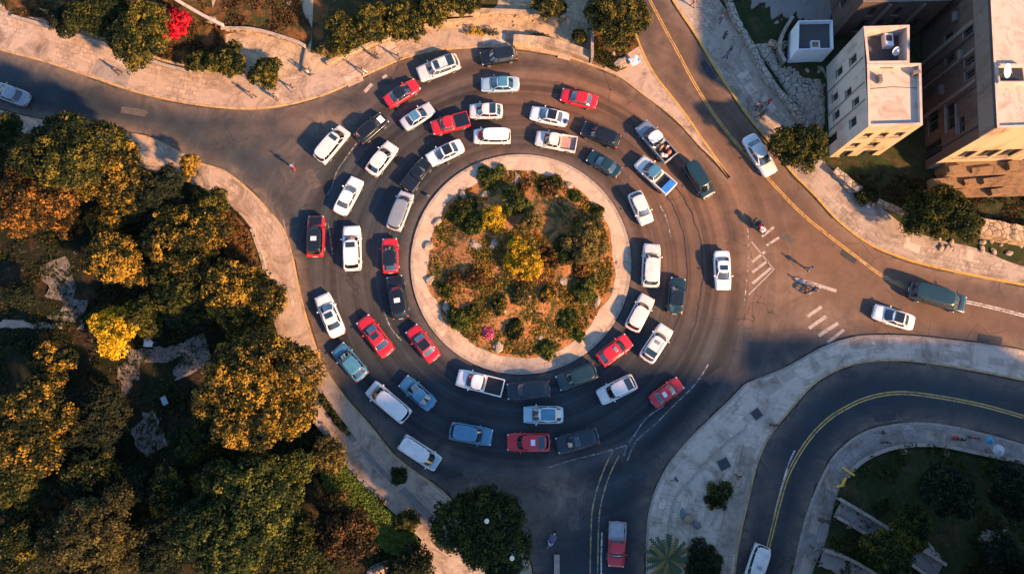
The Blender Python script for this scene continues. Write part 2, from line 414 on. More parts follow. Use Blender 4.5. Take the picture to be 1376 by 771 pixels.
# ================================================================ SETTING
def ribbon(name, A, B, z, mat, n=None, m=5, zb=-.05, jit=0.0):
    """surface ruled between two polylines, uv in metres, with skirts; own thickness"""
    LA = sum((a-b).length for a, b in zip(A, A[1:]))
    n = n or max(4, int(LA/.8)); A = resample(A, n); B = resample(B, n)
    verts = []; faces = []; uv = []; u = 0
    for i in range(n):
        if i: u += ((A[i]-A[i-1]).length+(B[i]-B[i-1]).length)/2
        wdt = (B[i]-A[i]).length
        for j in range(m):
            p = A[i].lerp(B[i], j/(m-1)); verts.append((p.x, p.y, z+jit*wob(p, .5))); uv.append((u, wdt*j/(m-1)))
    for i in range(n-1):
        for j in range(m-1): faces.append((i*m+j, (i+1)*m+j, (i+1)*m+j+1, i*m+j+1))
    # skirts
    for j in (0, m-1):
        base = len(verts)
        for i in range(n):
            x, y, zz = verts[i*m+j]; verts.append((x, y, zb)); uv.append(uv[i*m+j])
        for i in range(n-1): faces.append((i*m+j, (i+1)*m+j, base+i+1, base+i))
    o = mobj(name, verts, faces, mat)
    ul = o.data.uv_layers.new(name='UVMap')
    li = np.empty(len(o.data.loops), dtype=np.int32); o.data.loops.foreach_get('vertex_index', li)
    ul.data.foreach_set('uv', np.array(uv, dtype=np.float32)[li].ravel())
    # up-facing
    import bmesh
    bm = bmesh.new(); bm.from_mesh(o.data); bm.normal_update()
    f0 = bm.faces[0] if hasattr(bm.faces, 'ensure_lookup_table') and not bm.faces.ensure_lookup_table() else None
    if f0.normal.z < 0: bmesh.ops.reverse_faces(bm, faces=bm.faces[:])
    bm.to_mesh(o.data); bm.free()
    return tag(o, kind='structure')
def pip(x, y, poly):
    ins = False; j = len(poly)-1
    for i in range(len(poly)):
        xi, yi = poly[i][0], poly[i][1]; xj, yj = poly[j][0], poly[j][1]
        if (yi > y) != (yj > y) and x < (xj-xi)*(y-yi)/(yj-yi)+xi: ins = not ins
        j = i
    return ins
def dist_poly(P_, poly):
    """distance of Nx2 points to a closed/open polyline"""
    A = np.array([(p[0], p[1]) for p in poly]); B = np.roll(A, -1, 0); d = np.full(len(P_), 1e9)
    for a, b in zip(A[:-1], B[:-1]):
        ab = b-a; l2 = (ab**2).sum()+1e-9
        t = np.clip(((P_-a)@ab)/l2, 0, 1); q = a+t[:, None]*ab
        d = np.minimum(d, np.hypot(*(P_-q).T))
    return d
def area(name, poly, z, mat, step=1.5, amp=0, hump=0, fade=3.0, seed=0, freq=.25, zb=None):
    poly = [Vector((p[0], p[1])) for p in poly]
    pts = list(poly); n = len(poly)
    xs = [p.x for p in poly]; ys = [p.y for p in poly]; rnd = random.Random(seed+5)
    x = min(xs)
    while x < max(xs):
        y = min(ys)
        while y < max(ys):
            q = Vector((x+rnd.uniform(-.3,.3)*step, y+rnd.uniform(-.3,.3)*step))
            if pip(q.x, q.y, poly): pts.append(q)
            y += step
        x += step
    v, e, f, *_ = delaunay_2d_cdt(pts, [(i, (i+1)%n) for i in range(n)], [], 1, 1e-4)
    arr = np.array([(q[0], q[1]) for q in v]); dd = dist_poly(arr, poly+[poly[0]])
    vs_ = []
    for q, d in zip(v, dd):
        k = min(1, d/fade); k = k*k*(3-2*k)
        zz = z + k*(hump + amp*(noise.fractal(Vector((q[0]*freq, q[1]*freq, seed*3.3)), 1, 2, 4)))
        vs_.append((q[0], q[1], zz))
    fc = []
    for t in f:
        a, b, c = (v[i] for i in t[:3])
        cr_ = (b[0]-a[0])*(c[1]-a[1])-(b[1]-a[1])*(c[0]-a[0])
        fc.append(tuple(t) if cr_ > 0 else tuple(t)[::-1])
    if zb is not None:
        cnt = {}
        for t in fc:
            for i in range(len(t)):
                a, b = t[i], t[(i+1)%len(t)]; cnt[(a,b)] = 1
        for (a, b) in list(cnt):
            if (b, a) not in cnt:
                k = len(vs_); vs_ += [(vs_[a][0], vs_[a][1], zb), (vs_[b][0], vs_[b][1], zb)]; fc.append((b, a, k, k+1))
    o = mobj(name, vs_, fc, mat, smooth=amp > 0)
    return tag(o, kind='structure')

KERBS = []
def kerb(line, side, mat='kerb', wdt=.24, z=.17, name='kerb', dustline=True):
    """kerb stone strip: outer face on the line, body towards side"""
    inner = offset(line, side*wdt)
    if dustline: KERBS.append(line)
    return ribbon(name, line, inner, z, M[mat], m=2, n=max(4, int(sum((a-b).length for a, b in zip(line, line[1:]))/.6)))

SHADE_BUILDINGS = [  # unseen blocks, added outside the frame to shade the lower road
 (1070, 905, 26, 9, 24, .05, 'apartment_block', 'unseen cream apartment block added south of the roundabout to throw shade', M['b_cream']),
 (1370, 905, 20, 9, 24, -.05, 'apartment_block', 'unseen brown apartment block added south of the lower right garden to throw shade', M['b_brown']),
 (1585, 800, 29.7, 10.8, 20, 0, 'apartment_block', 'unseen long cream block added east of the lower right bend to throw shade', M['b_cream']),
]
# --- kerb and edge lines, photo pixels -> ground
A_k = cr(W([(-130,28),(-60,46),(0,68),(60,84),(120,104),(180,124),(240,138),(300,146),(350,147),(400,139),(450,123),(500,98),(545,79),(590,69),(640,65),(690,66),(720,70),(760,78),(800,91),(833,105),(862,127),(893,150),(915,170),(938,196),(958,215),(979,240)]))
A_i = cr(W([(-130,-15),(-60,-3),(0,12),(41,28),(80,40),(125,55),(182,75),(225,90),(260,99),(310,101),(379,104),(430,99),(464,80),(500,66),(540,50),(578,42),(620,40),(660,48),(690,54),(720,60),(760,69),(795,80)]))
A_r = cr(W([(800,-60),(840,15),(860,66),(877,100),(901,131),(921,157),(940,185),(960,213),(979,240)]))
B_k = cr(W([(-130,90),(-60,125),(0,148),(60,162),(120,172),(165,178),(200,184),(235,200),(270,219),(300,228),(330,250),(358,278),(382,308),(394,345),(401,380),(413,427),(432,483),(457,523),(480,551),(496,568),(529,609),(565,637),(597,660),(612,676),(640,668),(668,680),(692,700),(706,735),(716,775),(722,840)]))
B_i = cr(W([(-130,140),(-60,165),(0,180),(60,195),(120,205),(165,213),(200,229),(239,243),(270,252),(316,282),(340,311),(354,350),(361,385),(368,430),(385,480),(405,525),(424,561),(460,609),(490,645),(529,681),(570,720)]))
E_o = cr(W([(866,840),(868,771),(868,725),(871,690),(881,655),(900,620),(930,585),(960,556),(985,532),(1000,516),(1054,494),(1105,466),(1149,452),(1190,450),(1236,452),(1323,462),(1376,471),(1470,492)]))
E_i = cr(W([(975,840),(987,771),(994,725),(1005,676),(1019,619),(1035,585),(1058,556),(1094,516),(1131,495),(1163,487),(1200,485),(1236,487),(1300,497),(1376,512),(1470,535)]))
F_k = cr(W([(1048,840),(1066,761),(1079,705),(1094,661),(1116,617),(1135,597),(1154,583),(1185,572),(1235,567),(1279,572),(1326,583),(1376,597),(1470,625)]))
F_i = cr(W([(1076,840),(1090,771),(1107,733),(1114,705),(1122,671),(1135,639),(1157,617),(1197,600),(1247,597),(1310,608),(1376,622),(1470,650)]))
D_k = cr(W([(875,-60),(902,0),(936,52),(962,96),(1001,153),(1034,194),(1062,232),(1090,260),(1124,297),(1165,328),(1218,350),(1268,363),(1311,372),(1376,384),(1470,400)]))
D_i = cr(W([(935,-60),(965,0),(985,26),(1006,65),(1032,112),(1060,145),(1081,174),(1103,213),(1137,247),(1174,272),(1218,306),(1258,322),(1311,334),(1376,359),(1470,375)]))

def off(l): return W(l)
# ground that reaches the horizon
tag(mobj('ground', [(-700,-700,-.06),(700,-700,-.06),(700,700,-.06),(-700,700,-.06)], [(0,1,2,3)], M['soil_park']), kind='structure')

# pavements with kerbs
ribbon('pavement', offset(A_k, .24)[:len(A_k)-22], A_i, .15, M['pave_warm'])
B_kn = [p for p in B_k if True]
nB = next(i for i, p in enumerate(B_k) if (p-P(612,676).to_2d()).length < 1.2)
ribbon('pavement', offset(B_k, -.24)[:nB+1], B_i, .15, M['pave_warm'])
ribbon('pavement', offset(E_o, -.24), offset(E_i, .24), .15, M['pave_pale'], m=9)
ribbon('pavement', offset(F_k, -.24), F_i, .15, M['pave_cool'])
ribbon('pavement', offset(D_k, .24), D_i, .15, M['pave_cool'] if False else M['pave_grey'])
kerb(A_k, 1, 'kerb_ochre'); kerb(A_r, -1 if False else 1, 'kerb_yellow', name='kerb')
kerb(B_k, -1, 'kerb_ochre'); kerb(E_o, -1); kerb(E_i, 1, 'kerb_ochre'); kerb(F_k, -1); kerb(D_k, 1, 'kerb_yellow')

# island
def circ(r, n=128, c=ISL, sy=1.0): return [Vector((c.x+r*math.cos(2*math.pi*i/n), c.y+r*sy*math.sin(2*math.pi*i/n))) for i in range(n)]
pc = [(700+148*math.cos(t), 355.5+147.5*math.sin(t)) for t in [2*math.pi*i/96 for i in range(96)]]
I_k = W(pc)[::-1]; I_k = I_k+[I_k[0]]
ic = W([(700,355)])[0]
def shrink(k, wv=0, seed=0): return [ic+(p-ic)*(k+wv*wob(p, .35, seed)) for p in I_k]
ribbon('kerb', I_k, shrink(.975), .18, M['kerb'], m=2, n=160); KERBS.append(I_k)
i_in = shrink(.845, .05, 4); i_in[-1] = i_in[0]
ribbon('pavement', shrink(.975), i_in, .16, M['pave_island'], n=160)
area('island_ground', i_in[:-1], .14, M['soil_island'], 1.0, .35, .9, 7, 2, .3)

# land sheets
area('ground', A_i + off([(795,-130),(-130,-130)]), .12, M['plaza'], 2.0, .0)
g1 = cr(off([(18,26),(60,25),(120,44),(182,66),(235,84),(290,97),(330,100),(322,75),(300,50),(345,44),(400,60),(412,66),(420,40),(404,0),(400,-130)]), 1) + off([(-100,-130),(-20,-30)])
area('garden_ground', g1, .14, M['soil_garden'], 1.2, .5, .25, 2.5, 3)
area('garden_ground', cr(off([(418,72),(440,74),(470,72),(500,60),(545,42),(600,30),(640,20),(668,8),(672,-60)]),1)+off([(425,-60)]), .14, M['soil_garden'], 1.2, .3, .2, 2, 4)
area('garden_ground', off([(798,-90),(797,82),(812,90),(828,98),(842,92),(840,75),(860,62),(845,30),(815,-90)]), .15, M['soil_garden'], 1.2, .4, .3, 2, 5)
area('garden_ground', cr(off([(285,262),(314,286),(338,314),(350,350),(356,380),(335,372),(310,350),(296,310)]),1), 1.05, M['soil_garden'], 1, .3, .2, 1.5, 12, zb=0)
area('traffic_island', [p for p in offset(A_r, .0)][6:] + [p for p in A_k[::-1] if p.x > P(800,91).x] , .14, M['pave_warm'], 1.2, 0)
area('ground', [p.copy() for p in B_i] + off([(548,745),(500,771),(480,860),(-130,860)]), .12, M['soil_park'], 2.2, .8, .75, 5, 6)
area('pavement', [B_i[-1]]+[p for p in offset(B_k, -.24)[nB:]]+off([(722,870),(470,870),(496,765),(540,748)]), .145, M['pave_grey'], 1.5, 0)
area('ground', [p.copy() for p in F_i]+off([(1560,690),(1560,900),(1070,900)]), .12, M['soil_dark'], 2.0, .5, .5, 4, 7)
area('ground', [p.copy() for p in D_i]+off([(1560,330),(1560,-160),(930,-160)]), .12, M['soil_dark'], 2.0, .3, .28, 4, 8)

area('rubble_slope', cr(off([(1010,62),(1036,95),(1062,135),(1085,168),(1104,175),(1106,140),(1104,92),(1050,94),(1036,60)]),1), .42, M['wall_pale'], 1, .3, .1, 1, 9, .5, zb=0)
# road sheet with dust and tan attributes; both paint in sunlit warmth
def road():
    x0, x1, y0, y1, st = -95, 95, -62, 62, .6
    nx = int((x1-x0)/st)+1; ny = int((y1-y0)/st)+1
    X, Y = np.meshgrid(np.linspace(x0,x1,nx), np.linspace(y0,y1,ny)); pts = np.c_[X.ravel(), Y.ravel()]
    d = np.full(len(pts), 1e9)
    for k in KERBS: d = np.minimum(d, dist_poly(pts, k))
    dust_and_sun = np.clip(1-d/2.6, 0, 1)**1.5*.75
    dk = dist_poly(pts, I_k); dust_and_sun = np.where(dk < 3, dust_and_sun*.5, dust_and_sun)
    for (px, py, rx, ry, a) in [(440,165,55,26,.75),(330,180,50,20,.4),(395,245,40,45,.35),(470,120,60,16,.4),(640,655,75,28,.75),(715,690,40,60,.7),(750,660,40,45,.9),(640,690,60,25,.6),
                               (1020,360,40,50,.65),(1065,385,50,40,.65),(1110,430,60,32,.8),(1040,440,45,50,.4),(1180,420,90,16,.3),(580,610,50,22,.5),(895,60,22,60,.5),(930,120,14,50,.5),
                               (980,690,40,90,.35),(1030,640,22,80,.45),(520,560,30,30,.35),(990,260,30,60,.35),(860,330,60,90,.12),(560,100,60,20,.15),(960,250,150,150,.2),(1170,370,240,90,.22),(720,95,80,20,.25),(910,400,60,80,.15),(440,380,60,60,.15),(385,200,40,20,.5),(830,610,40,14,.3)]:  # wide blobs on the right road paint in sunlit warmth
        c = P(px, py); e = P(px+rx, py); rxm = (e-c).length; rym = rxm*ry/rx
        q = ((pts[:,0]-c.x)/rxm)**2+((pts[:,1]-c.y)/rym)**2
        dust_and_sun = np.maximum(dust_and_sun, a*np.exp(-q*1.1))
    tan = np.zeros(len(pts))  # painted sunlight: brown tint over the lit right and top road
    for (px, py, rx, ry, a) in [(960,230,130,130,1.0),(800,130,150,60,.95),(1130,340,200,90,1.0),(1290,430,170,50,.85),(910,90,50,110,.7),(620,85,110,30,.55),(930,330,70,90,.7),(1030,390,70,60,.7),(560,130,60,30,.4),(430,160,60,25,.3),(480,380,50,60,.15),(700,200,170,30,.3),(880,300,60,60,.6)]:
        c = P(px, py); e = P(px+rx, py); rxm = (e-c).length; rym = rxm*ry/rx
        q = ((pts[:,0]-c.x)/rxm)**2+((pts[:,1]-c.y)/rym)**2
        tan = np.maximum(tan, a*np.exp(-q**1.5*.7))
    f = []
    i = np.arange(nx-1); j = np.arange(ny-1); I, J = np.meshgrid(i, j); b = (J*nx+I).ravel()
    faces = np.c_[b, b+1, b+nx+1, b+nx]
    me = bpy.data.meshes.new('road'); me.vertices.add(len(pts)); me.vertices.foreach_set('co', np.c_[pts, np.zeros(len(pts))].astype(np.float32).ravel())
    me.loops.add(faces.size); me.loops.foreach_set('vertex_index', faces.ravel().astype(np.int32))
    me.polygons.add(len(faces)); me.polygons.foreach_set('loop_start', np.arange(0, faces.size, 4, dtype=np.int32))
    me.update(calc_edges=True)
    at = me.attributes.new('dust_and_sun', 'FLOAT', 'POINT'); at.data.foreach_set('value', dust_and_sun.astype(np.float32))
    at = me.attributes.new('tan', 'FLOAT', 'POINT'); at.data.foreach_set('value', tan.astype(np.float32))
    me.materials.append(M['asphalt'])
    tag(link(bpy.data.objects.new('road', me)), kind='structure')
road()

def line(px, wdt, mat, z=.006, name='road_marking', smooth=True, obj=None):
    pl = cr(W(px), .7) if smooth else W(px)
    a = offset(pl, wdt/2); b = offset(pl, -wdt/2); v = []
    for p, q in zip(a, b): v += [(p.x,p.y,z),(q.x,q.y,z)]
    f = [(2*i, 2*i+1, 2*i+3, 2*i+2) for i in range(len(pl)-1)]
    if obj is not None: obj.add(v, f); return
    tag(mobj(name, v, f, M[mat]), kind='structure')
def dbl(px, gap=.30, wdt=.14, mat='yellow'):
    pl = cr(W(px), .7); m = MB()
    for s in (-1, 1):
        a = offset(pl, s*gap/2+wdt/2); b = offset(pl, s*gap/2-wdt/2); v = []
        for p, q in zip(a, b): v += [(p.x,p.y,.008),(q.x,q.y,.008)]
        m.add(v, [(2*i, 2*i+1, 2*i+3, 2*i+2) for i in range(len(pl)-1)])
    tag(m.build('road_marking', M[mat]), kind='structure')
dbl([(838,-70),(873,0),(905,60),(940,124),(975,175),(1010,215),(1069,279),(1113,316),(1156,349),(1185,370),(1222,389),(1250,397)], .24, .12)
dbl([(1290,404),(1320,410),(1376,424),(1470,450)], .26, .12, 'white')
dbl([(1015,800),(1033,732),(1047,676),(1061,633),(1086,591),(1114,562),(1140,546),(1165,535),(1200,528),(1240,530),(1309,542),(1376,560),(1470,590)], .3, .15, 'yellow_worn2')
dbl([(828,608),(818,628),(808,655),(801,685),(799,720),(798,771),(797,830)], .85, .16, 'yellow_worn')
m = MB()
for L in ([(809,715),(808,745),(808,790)], [(1041,690),(1050,655),(1060,622),(1068,605)]): line(L, .16, 0, .007, obj=m)
tag(m.build('road_marking', M['white']), kind='structure')
m = MB()
arcs = [[(952,489),(935,515),(905,545),(880,570),(855,592),(843,618)], [(845,597),(812,607),(772,617),(735,628)], [(892,545),(868,562),(852,585),(842,600),(838,612)],
        [(479,193),(465,212),(452,232),(446,252),(440,262)], [(441,300),(444,320),(447,342)], [(1004,300),(1006,330),(1004,370),(1000,410)], [(1156,349),(1185,368),(1222,384)],
        [(885,273),(896,294),(901,318)], [(515,416),(525,440),(540,458)], [(985,565),(960,585),(935,612)], [(380,292),(388,330),(396,372)]]
for L in arcs: line(L, .13, 0, .007, obj=m)
tag(m.build('road_marking', M['whiteworn']), kind='structure')
# hatched islands
m = MB()
for L, wd in (([(1010,325),(1040,362),(1006,396)], .14), ([(1011,352),(1028,338)], .3), ([(1011,366),(1032,350)], .3), ([(1011,381),(1036,360)], .34), ([(1024,318),(1040,305)], .3), ([(1030,330),(1047,319)], .3),
              ([(1085,425),(1104,412)], .38), ([(1087,441),(1110,425)], .42), ([(1100,451),(1126,434)], .42), ([(1112,460),(1134,443)], .36),
              ([(1069,375),(1095,382),(1124,391)], .42), ([(490,124),(498,115),(500,113)], .45), ([(514,105),(520,101)], .4)):
    line(L, wd, 0, .007, smooth=False, obj=m)
tag(m.build('road_marking', M['hatch']), kind='structure')
# tar seams
m = MB()
for L in ([(880,232),(903,275),(918,315),(923,365),(919,402),(905,445),(880,490),(850,517),(800,550),(763,563),(720,568),(679,568),(640,561),(612,550),(585,533),(560,515)],
          [(905,248),(920,268),(934,300),(943,340),(944,372),(940,405),(928,453),(912,482),(893,503),(862,535),(835,558),(808,578),(775,590)]):
    pl = cr(W(L), .4); v = []; 
    for i, p in enumerate(pl):
        t = (pl[min(i+1,len(pl)-1)]-pl[max(i-1,0)]).normalized(); nrm = Vector((-t.y, t.x))
        c = p+nrm*(.22*noise.noise(Vector((p.x*.8,p.y*.8,0)))); hw = .07+.06*noise.noise(Vector((p.x*1.7,p.y*1.7,4)))
        a = c+nrm*hw; b = c-nrm*hw; v += [(a.x,a.y,.005),(b.x,b.y,.005)]
    m.add(v, [(2*i, 2*i+1, 2*i+3, 2*i+2) for i in range(len(pl)-1)])
tag(m.build('road_seam', M['tar']), kind='structure')
# grime and broken gutter edge with its shadow painted in, older repair patches
def grime_shade(line_, side, seed, mat, keep=.0, w0=.10, w1=.22, d0=.12):
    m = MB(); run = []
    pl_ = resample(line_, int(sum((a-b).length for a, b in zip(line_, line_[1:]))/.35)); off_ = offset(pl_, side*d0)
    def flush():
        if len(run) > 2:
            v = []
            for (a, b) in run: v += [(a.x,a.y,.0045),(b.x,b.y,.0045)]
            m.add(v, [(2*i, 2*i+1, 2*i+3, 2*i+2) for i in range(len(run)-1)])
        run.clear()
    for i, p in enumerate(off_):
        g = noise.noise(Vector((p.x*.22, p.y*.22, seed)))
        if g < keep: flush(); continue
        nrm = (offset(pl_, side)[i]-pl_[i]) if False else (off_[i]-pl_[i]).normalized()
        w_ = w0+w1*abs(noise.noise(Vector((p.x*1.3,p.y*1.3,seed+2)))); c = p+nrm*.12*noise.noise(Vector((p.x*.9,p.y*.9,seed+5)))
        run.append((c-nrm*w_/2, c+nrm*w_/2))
    flush(); tag(m.build('gutter_grime_shade', mat), kind='structure')
GR = flat('gutter_dirt_shade', (.035,.028,.024), .95, 0, .5, 3)
grime_shade(A_k, -1, 1, GR); grime_shade(B_k, 1, 2, GR, -.1); grime_shade(E_o, 1, 3, GR, -.1); grime_shade(E_i, -1, 4, GR, .05); grime_shade(F_k, 1, 5, GR, -.1); grime_shade(D_k, -1, 6, GR, -.05); grime_shade(I_k[:-1], -1, 7, GR, -.2, .06, .12, .1)
rp = random.Random(4)
PATCH = [flat('old_asphalt_patch', (.030,.032,.036), .85, 0, .4, 2, 0, .3), flat('pale_asphalt_patch', (.075,.066,.058), .9, 0, .3, 2, 0, .3)]
def patch(px, py, sx, sy, rot, mat, z=.0035, nm='road_patch'):
    c = P(px, py); pts_ = []
    for k in range(16):
        a = 2*math.pi*k/16; x = max(-1,min(1,1.35*math.cos(a)))*sx/2; y = max(-1,min(1,1.35*math.sin(a)))*sy/2
        k2 = 1+.06*rp.uniform(-1,1); pts_.append((c.x+(x*math.cos(rot)-y*math.sin(rot))*k2, c.y+(x*math.sin(rot)+y*math.cos(rot))*k2, z))
    tag(mobj(nm, pts_, [tuple(range(16))], mat), kind='structure')
for a in [(962,505,2.6,1.2,.6,0),(1000,455,1.6,3.0,-.3,1),(770,690,1.3,3.6,.1,1),(905,700,1.1,2.4,.1,0),(640,640,3.2,1.1,-.3,1),(1190,560,2.6,.9,.1,0),(1140,345,2.2,.8,-.6,0),(300,195,3.0,1.0,-.2,0),(420,240,1.2,2.6,.5,1),
          (952,95,.9,2.8,.5,0),(1058,320,1.8,.8,-.7,1),(850,640,2.2,.9,.9,0),(1072,640,.9,2.6,-.3,0),(1330,455,3.0,.9,-.15,0),(180,150,3.4,.9,-.15,1)]: patch(*a[:5], PATCH[a[5]])
SL = [M['pave_grey'], M['pave_grey'], M['pave_warm'], M['pave_pale']]
def slabs(mid, n, seed, spread, w_=(1,2.6)):
    r_ = random.Random(seed)
    for k in range(n):
        i = r_.randrange(2, len(mid)-3); p = mid[i]; t = (mid[i+1]-mid[i-1]).normalized(); q = p+Vector((-t.y,t.x))*r_.uniform(-spread,spread)
        m = MB(); L = r_.uniform(*w_); m.obox((q.x,q.y), t, L/2, r_.uniform(.35,.8), .1, .1535+.0011*k); tag(m.build('replaced_slab', r_.choice(SL)), kind='structure')
def midl(A, B, n=120): A = resample(A, n); B = resample(B, n); return [(a+b)/2 for a, b in zip(A, B)]
slabs(midl(E_o, E_i), 22, 1, 1.1); slabs(midl(A_k[:-22], A_i), 16, 2, 1.3); slabs(midl(D_k, D_i), 14, 3, 1.3); slabs(midl(B_k[:nB], B_i), 14, 4, .9); slabs(midl(F_k, F_i), 8, 5, .5)
# manhole squares on the right pavement, drains
def slab(px, py, sx, sy, rot, mat, name, label, cat, z0=.15, h=.03, group=None):
    c = P(px, py); mb = MB(); mb.bbox(-sx/2, sx/2, -sy/2, sy/2, 0, h, .01); o = mb.build(name, mat, loc=(c.x, c.y, z0)); o.rotation_euler.z = rot
    fr = MB()
    for x0,x1,y0,y1 in ((-sx/2-.08,sx/2+.08,-sy/2-.08,-sy/2-.003),(-sx/2-.08,sx/2+.08,sy/2+.003,sy/2+.08),(-sx/2-.08,-sx/2-.003,-sy/2,sy/2),(sx/2+.003,sx/2+.08,-sy/2,sy/2)):
        fr.box(x0,x1,y0,y1,0,h+.02)
    fr.build('frame', M['concrete'], o)
    return tag(o, label, cat, group)
slab(1016, 556, 1.0, 1.0, .6, M['soot'], 'manhole_cover', 'upper dark square cover in the pale pavement beside the bend', 'manhole cover', group='square covers in the pavement')
slab(972, 623, 1.2, 1.1, .45, M['soot'], 'manhole_cover', 'lower dark square cover in the pale pavement, larger of the two', 'manhole cover', group='square covers in the pavement')
# planting strips: recessed bed beside the long left pavement, boxes in right pavement
def bed(px, wdt, mat, z=.155, name='planting_bed'):
    pl = cr(W(px), 1); ribbon(name, offset(pl, wdt/2), offset(pl, -wdt/2), z, mat, m=3)
    for s in (-1,1): ribbon('kerb', offset(pl, s*wdt/2), offset(pl, s*(wdt/2+.13)), z+.08, M['kerb'], m=2)
bed([(466,580),(500,618),(528,646)], .6, M['concrete']); bed([(540,656),(575,690),(598,717)], .8, M['concrete'])
bed([(430,530),(446,555),(464,577)], .9, M['soil_park'])
# raised parapet on right peninsula path
pl = cr(W([(1003,600),(996,640),(985,690),(972,745),(962,800)]), 1)
ribbon('path', offset(pl, 1.0), offset(pl, -1.0), .26, M['pave_grey'])
pl = cr(W([(960,560),(930,600),(900,640),(893,690),(890,720)]), 1)
bedl = cr(W([(1000,575),(965,602),(930,640),(905,670),(897,710),(897,735)]), 1)
ribbon('kerb', bedl, offset(bedl, .22), .24, M['kerb'], m=2)
# park paths
def path(px, wdt, mat, z=.3, name='path', n=None):
    pl = cr(W(px), .35)
    A = [p+(a-p)*(1+.35*wob(p, .9, 1)+.25*wob(p, 2.5, 2)) for p, a in zip(pl, offset(pl, wdt/2))]; B = [p+(a-p)*(1+.35*wob(p, .9, 3)+.25*wob(p, 2.5, 4)) for p, a in zip(pl, offset(pl, -wdt/2))]
    return ribbon(name, A, B, z, mat, m=4, jit=.08, zb=-.3, n=len(pl))
path([(165,490),(200,488),(235,486),(285,468)], 3.6, M['wall_dull'], 1.0)
path([(190,500),(186,530),(200,570),(216,605)], 3.2, M['wall_dull'], .95)
path([(-20,434),(60,437),(118,440)], .9, M['pave_warm'], .75, 'path')
path([(85,350),(98,395),(90,432)], 4.6, M['wall_dull'], .95)
path([(492,775),(530,758),(572,740)], 1.6, M['pave_warm'], .24)
path([(1122,680),(1150,697),(1190,722),(1257,765)], 1.9, M['pave_cool'], .75)
path([(1100,745),(1130,757),(1175,785)], 2.0, M['pave_cool'], .7)
path([(1262,770),(1262,735),(1290,722),(1340,726),(1400,760)], 3.6, M['wall_pale'], .5)
path([(1010,-40),(1060,-15),(1120,5)], 9, M['concrete'], .6, 'yard')

# ---------------------------------------------------------------- walls
def wall(px, thick, h, mat, label, z0=0.1, name='stone_wall', cat='wall', cap=None, rough=.0):
    pl = cr(W(px), .6); c0 = pl[0]
    root = empty(name, (c0.x, c0.y, z0)); tag(root, label, cat)
    m = MB(); a = offset(pl, thick/2); b = offset(pl, -thick/2); v = []
    for i, (p, q) in enumerate(zip(a, b)):
        dz = rough*noise.noise(Vector((p.x*1.5, p.y*1.5, 1))); e = Vector((noise.noise(Vector((p.x*2,p.y*2,3))), noise.noise(Vector((p.x*2,p.y*2,9)))))*rough*.6
        p = p-c0+e; q = q-c0+e
        v += [(p.x,p.y,-.2),(p.x,p.y,h+dz),(q.x,q.y,h+dz),(q.x,q.y,-.2)]
    f = []
    for i in range(len(pl)-1):
        for k in range(3): f.append((4*i+k, 4*i+4+k, 4*i+5+k, 4*i+1+k))
    f += [(0,1,2,3), tuple(4*(len(pl)-1)+k for k in (3,2,1,0))]
    m.add(v, f); m.build('masonry', mat, root)
    if cap:
        m = MB(); a = offset(pl, thick/2+.06); b = offset(pl, -thick/2-.06); v = []
        for p, q in zip(a, b):
            p = p-c0; q = q-c0; v += [(p.x,p.y,h+.003),(p.x,p.y,h+.09),(q.x,q.y,h+.09),(q.x,q.y,h+.003)]
        f = [] 
        for i in range(len(pl)-1):
            for k in range(4): f.append((4*i+k, 4*i+4+k, 4*i+4+(k+1)%4, 4*i+(k+1)%4))
        f += [(0,1,2,3), tuple(4*(len(pl)-1)+k for k in (3,2,1,0))]
        m.add(v, f); m.build('coping', cap, root)
    return root
K = M['kerb']
wall([(965,-30),(985,26),(1006,65),(1032,112),(1060,145),(1081,174),(1094,196)], .7, .9, M['wall_pale'], 'pale rubble wall between the upper right pavement and the rubble slope', rough=.18)
wall([(1118,232),(1130,241),(1143,252),(1152,258)], .9, .8, M['wall_pale'], 'short broken stone wall below the old stone house', rough=.25)
wall([(1176,272),(1200,283),(1218,295)], .6, .7, M['wall_warm'], 'low rubble wall left of the big round bush on the right pavement', rough=.15)
wall([(1302,308),(1340,316),(1376,322),(1430,330)], 1.9, 2.0, M['wall_warm'], 'thick sunlit retaining wall of pale stones at the right edge', rough=.2)
wall([(794,-30),(794,40),(794,86)], .25, 1.5, M['concrete'], 'thin straight garden wall running down to the top of the ring road', cap=K)
wall([(212,-14),(245,8),(280,28),(304,40)], .28, .9, M['b_cream'], 'pale parapet wall beside the red bougainvillea', cap=M['b_cream'])
wall([(20,25),(80,42),(125,56),(182,76),(225,91),(258,99)], .28, .5, M['concrete'], 'low kerb wall along the dark upper left garden', cap=K)
wall([(413,66),(410,80),(407,99)], .18, .35, M['concrete'], 'short thin dark step edge across the sandstone plaza')
wall([(300,42),(345,44),(395,58),(412,66)], .3, .6, M['wall_warm'], 'curved stone edging between the orange garden and the plaza', cap=K)
wall([(440,88),(464,77),(500,62),(540,47),(590,34),(640,29)], .35, .45, M['wall_warm'], 'long low sandstone retaining edge below the row of trees', cap=M['plaza'])
wall([(604,22),(660,22),(710,24),(760,26)], .5, 1.1, M['wall_warm'], 'straight sandstone terrace wall at the top of the photo', cap=M['plaza'])
wall([(690,58),(735,62),(765,70),(792,80)], 1.2, 1.0, M['plaza'], 'pale stepped stone wall above the right end of the black suv', rough=.1)
wall([(340,309),(354,348),(361,383),(366,410)], .28, .45, M['b_cream'], 'low pale wall between the left pavement and the park trees', cap=K)
wall([(424,563),(460,611),(490,647),(529,683),(570,722)], .3, .5, M['b_cream'], 'long straight pale parapet beside the lower left footpath', cap=K)
wall([(570,724),(567,736),(548,748),(520,758),(498,768)], .3, .5, M['b_cream'], 'bent pale parapet round the tip of the lower left garden', cap=K)
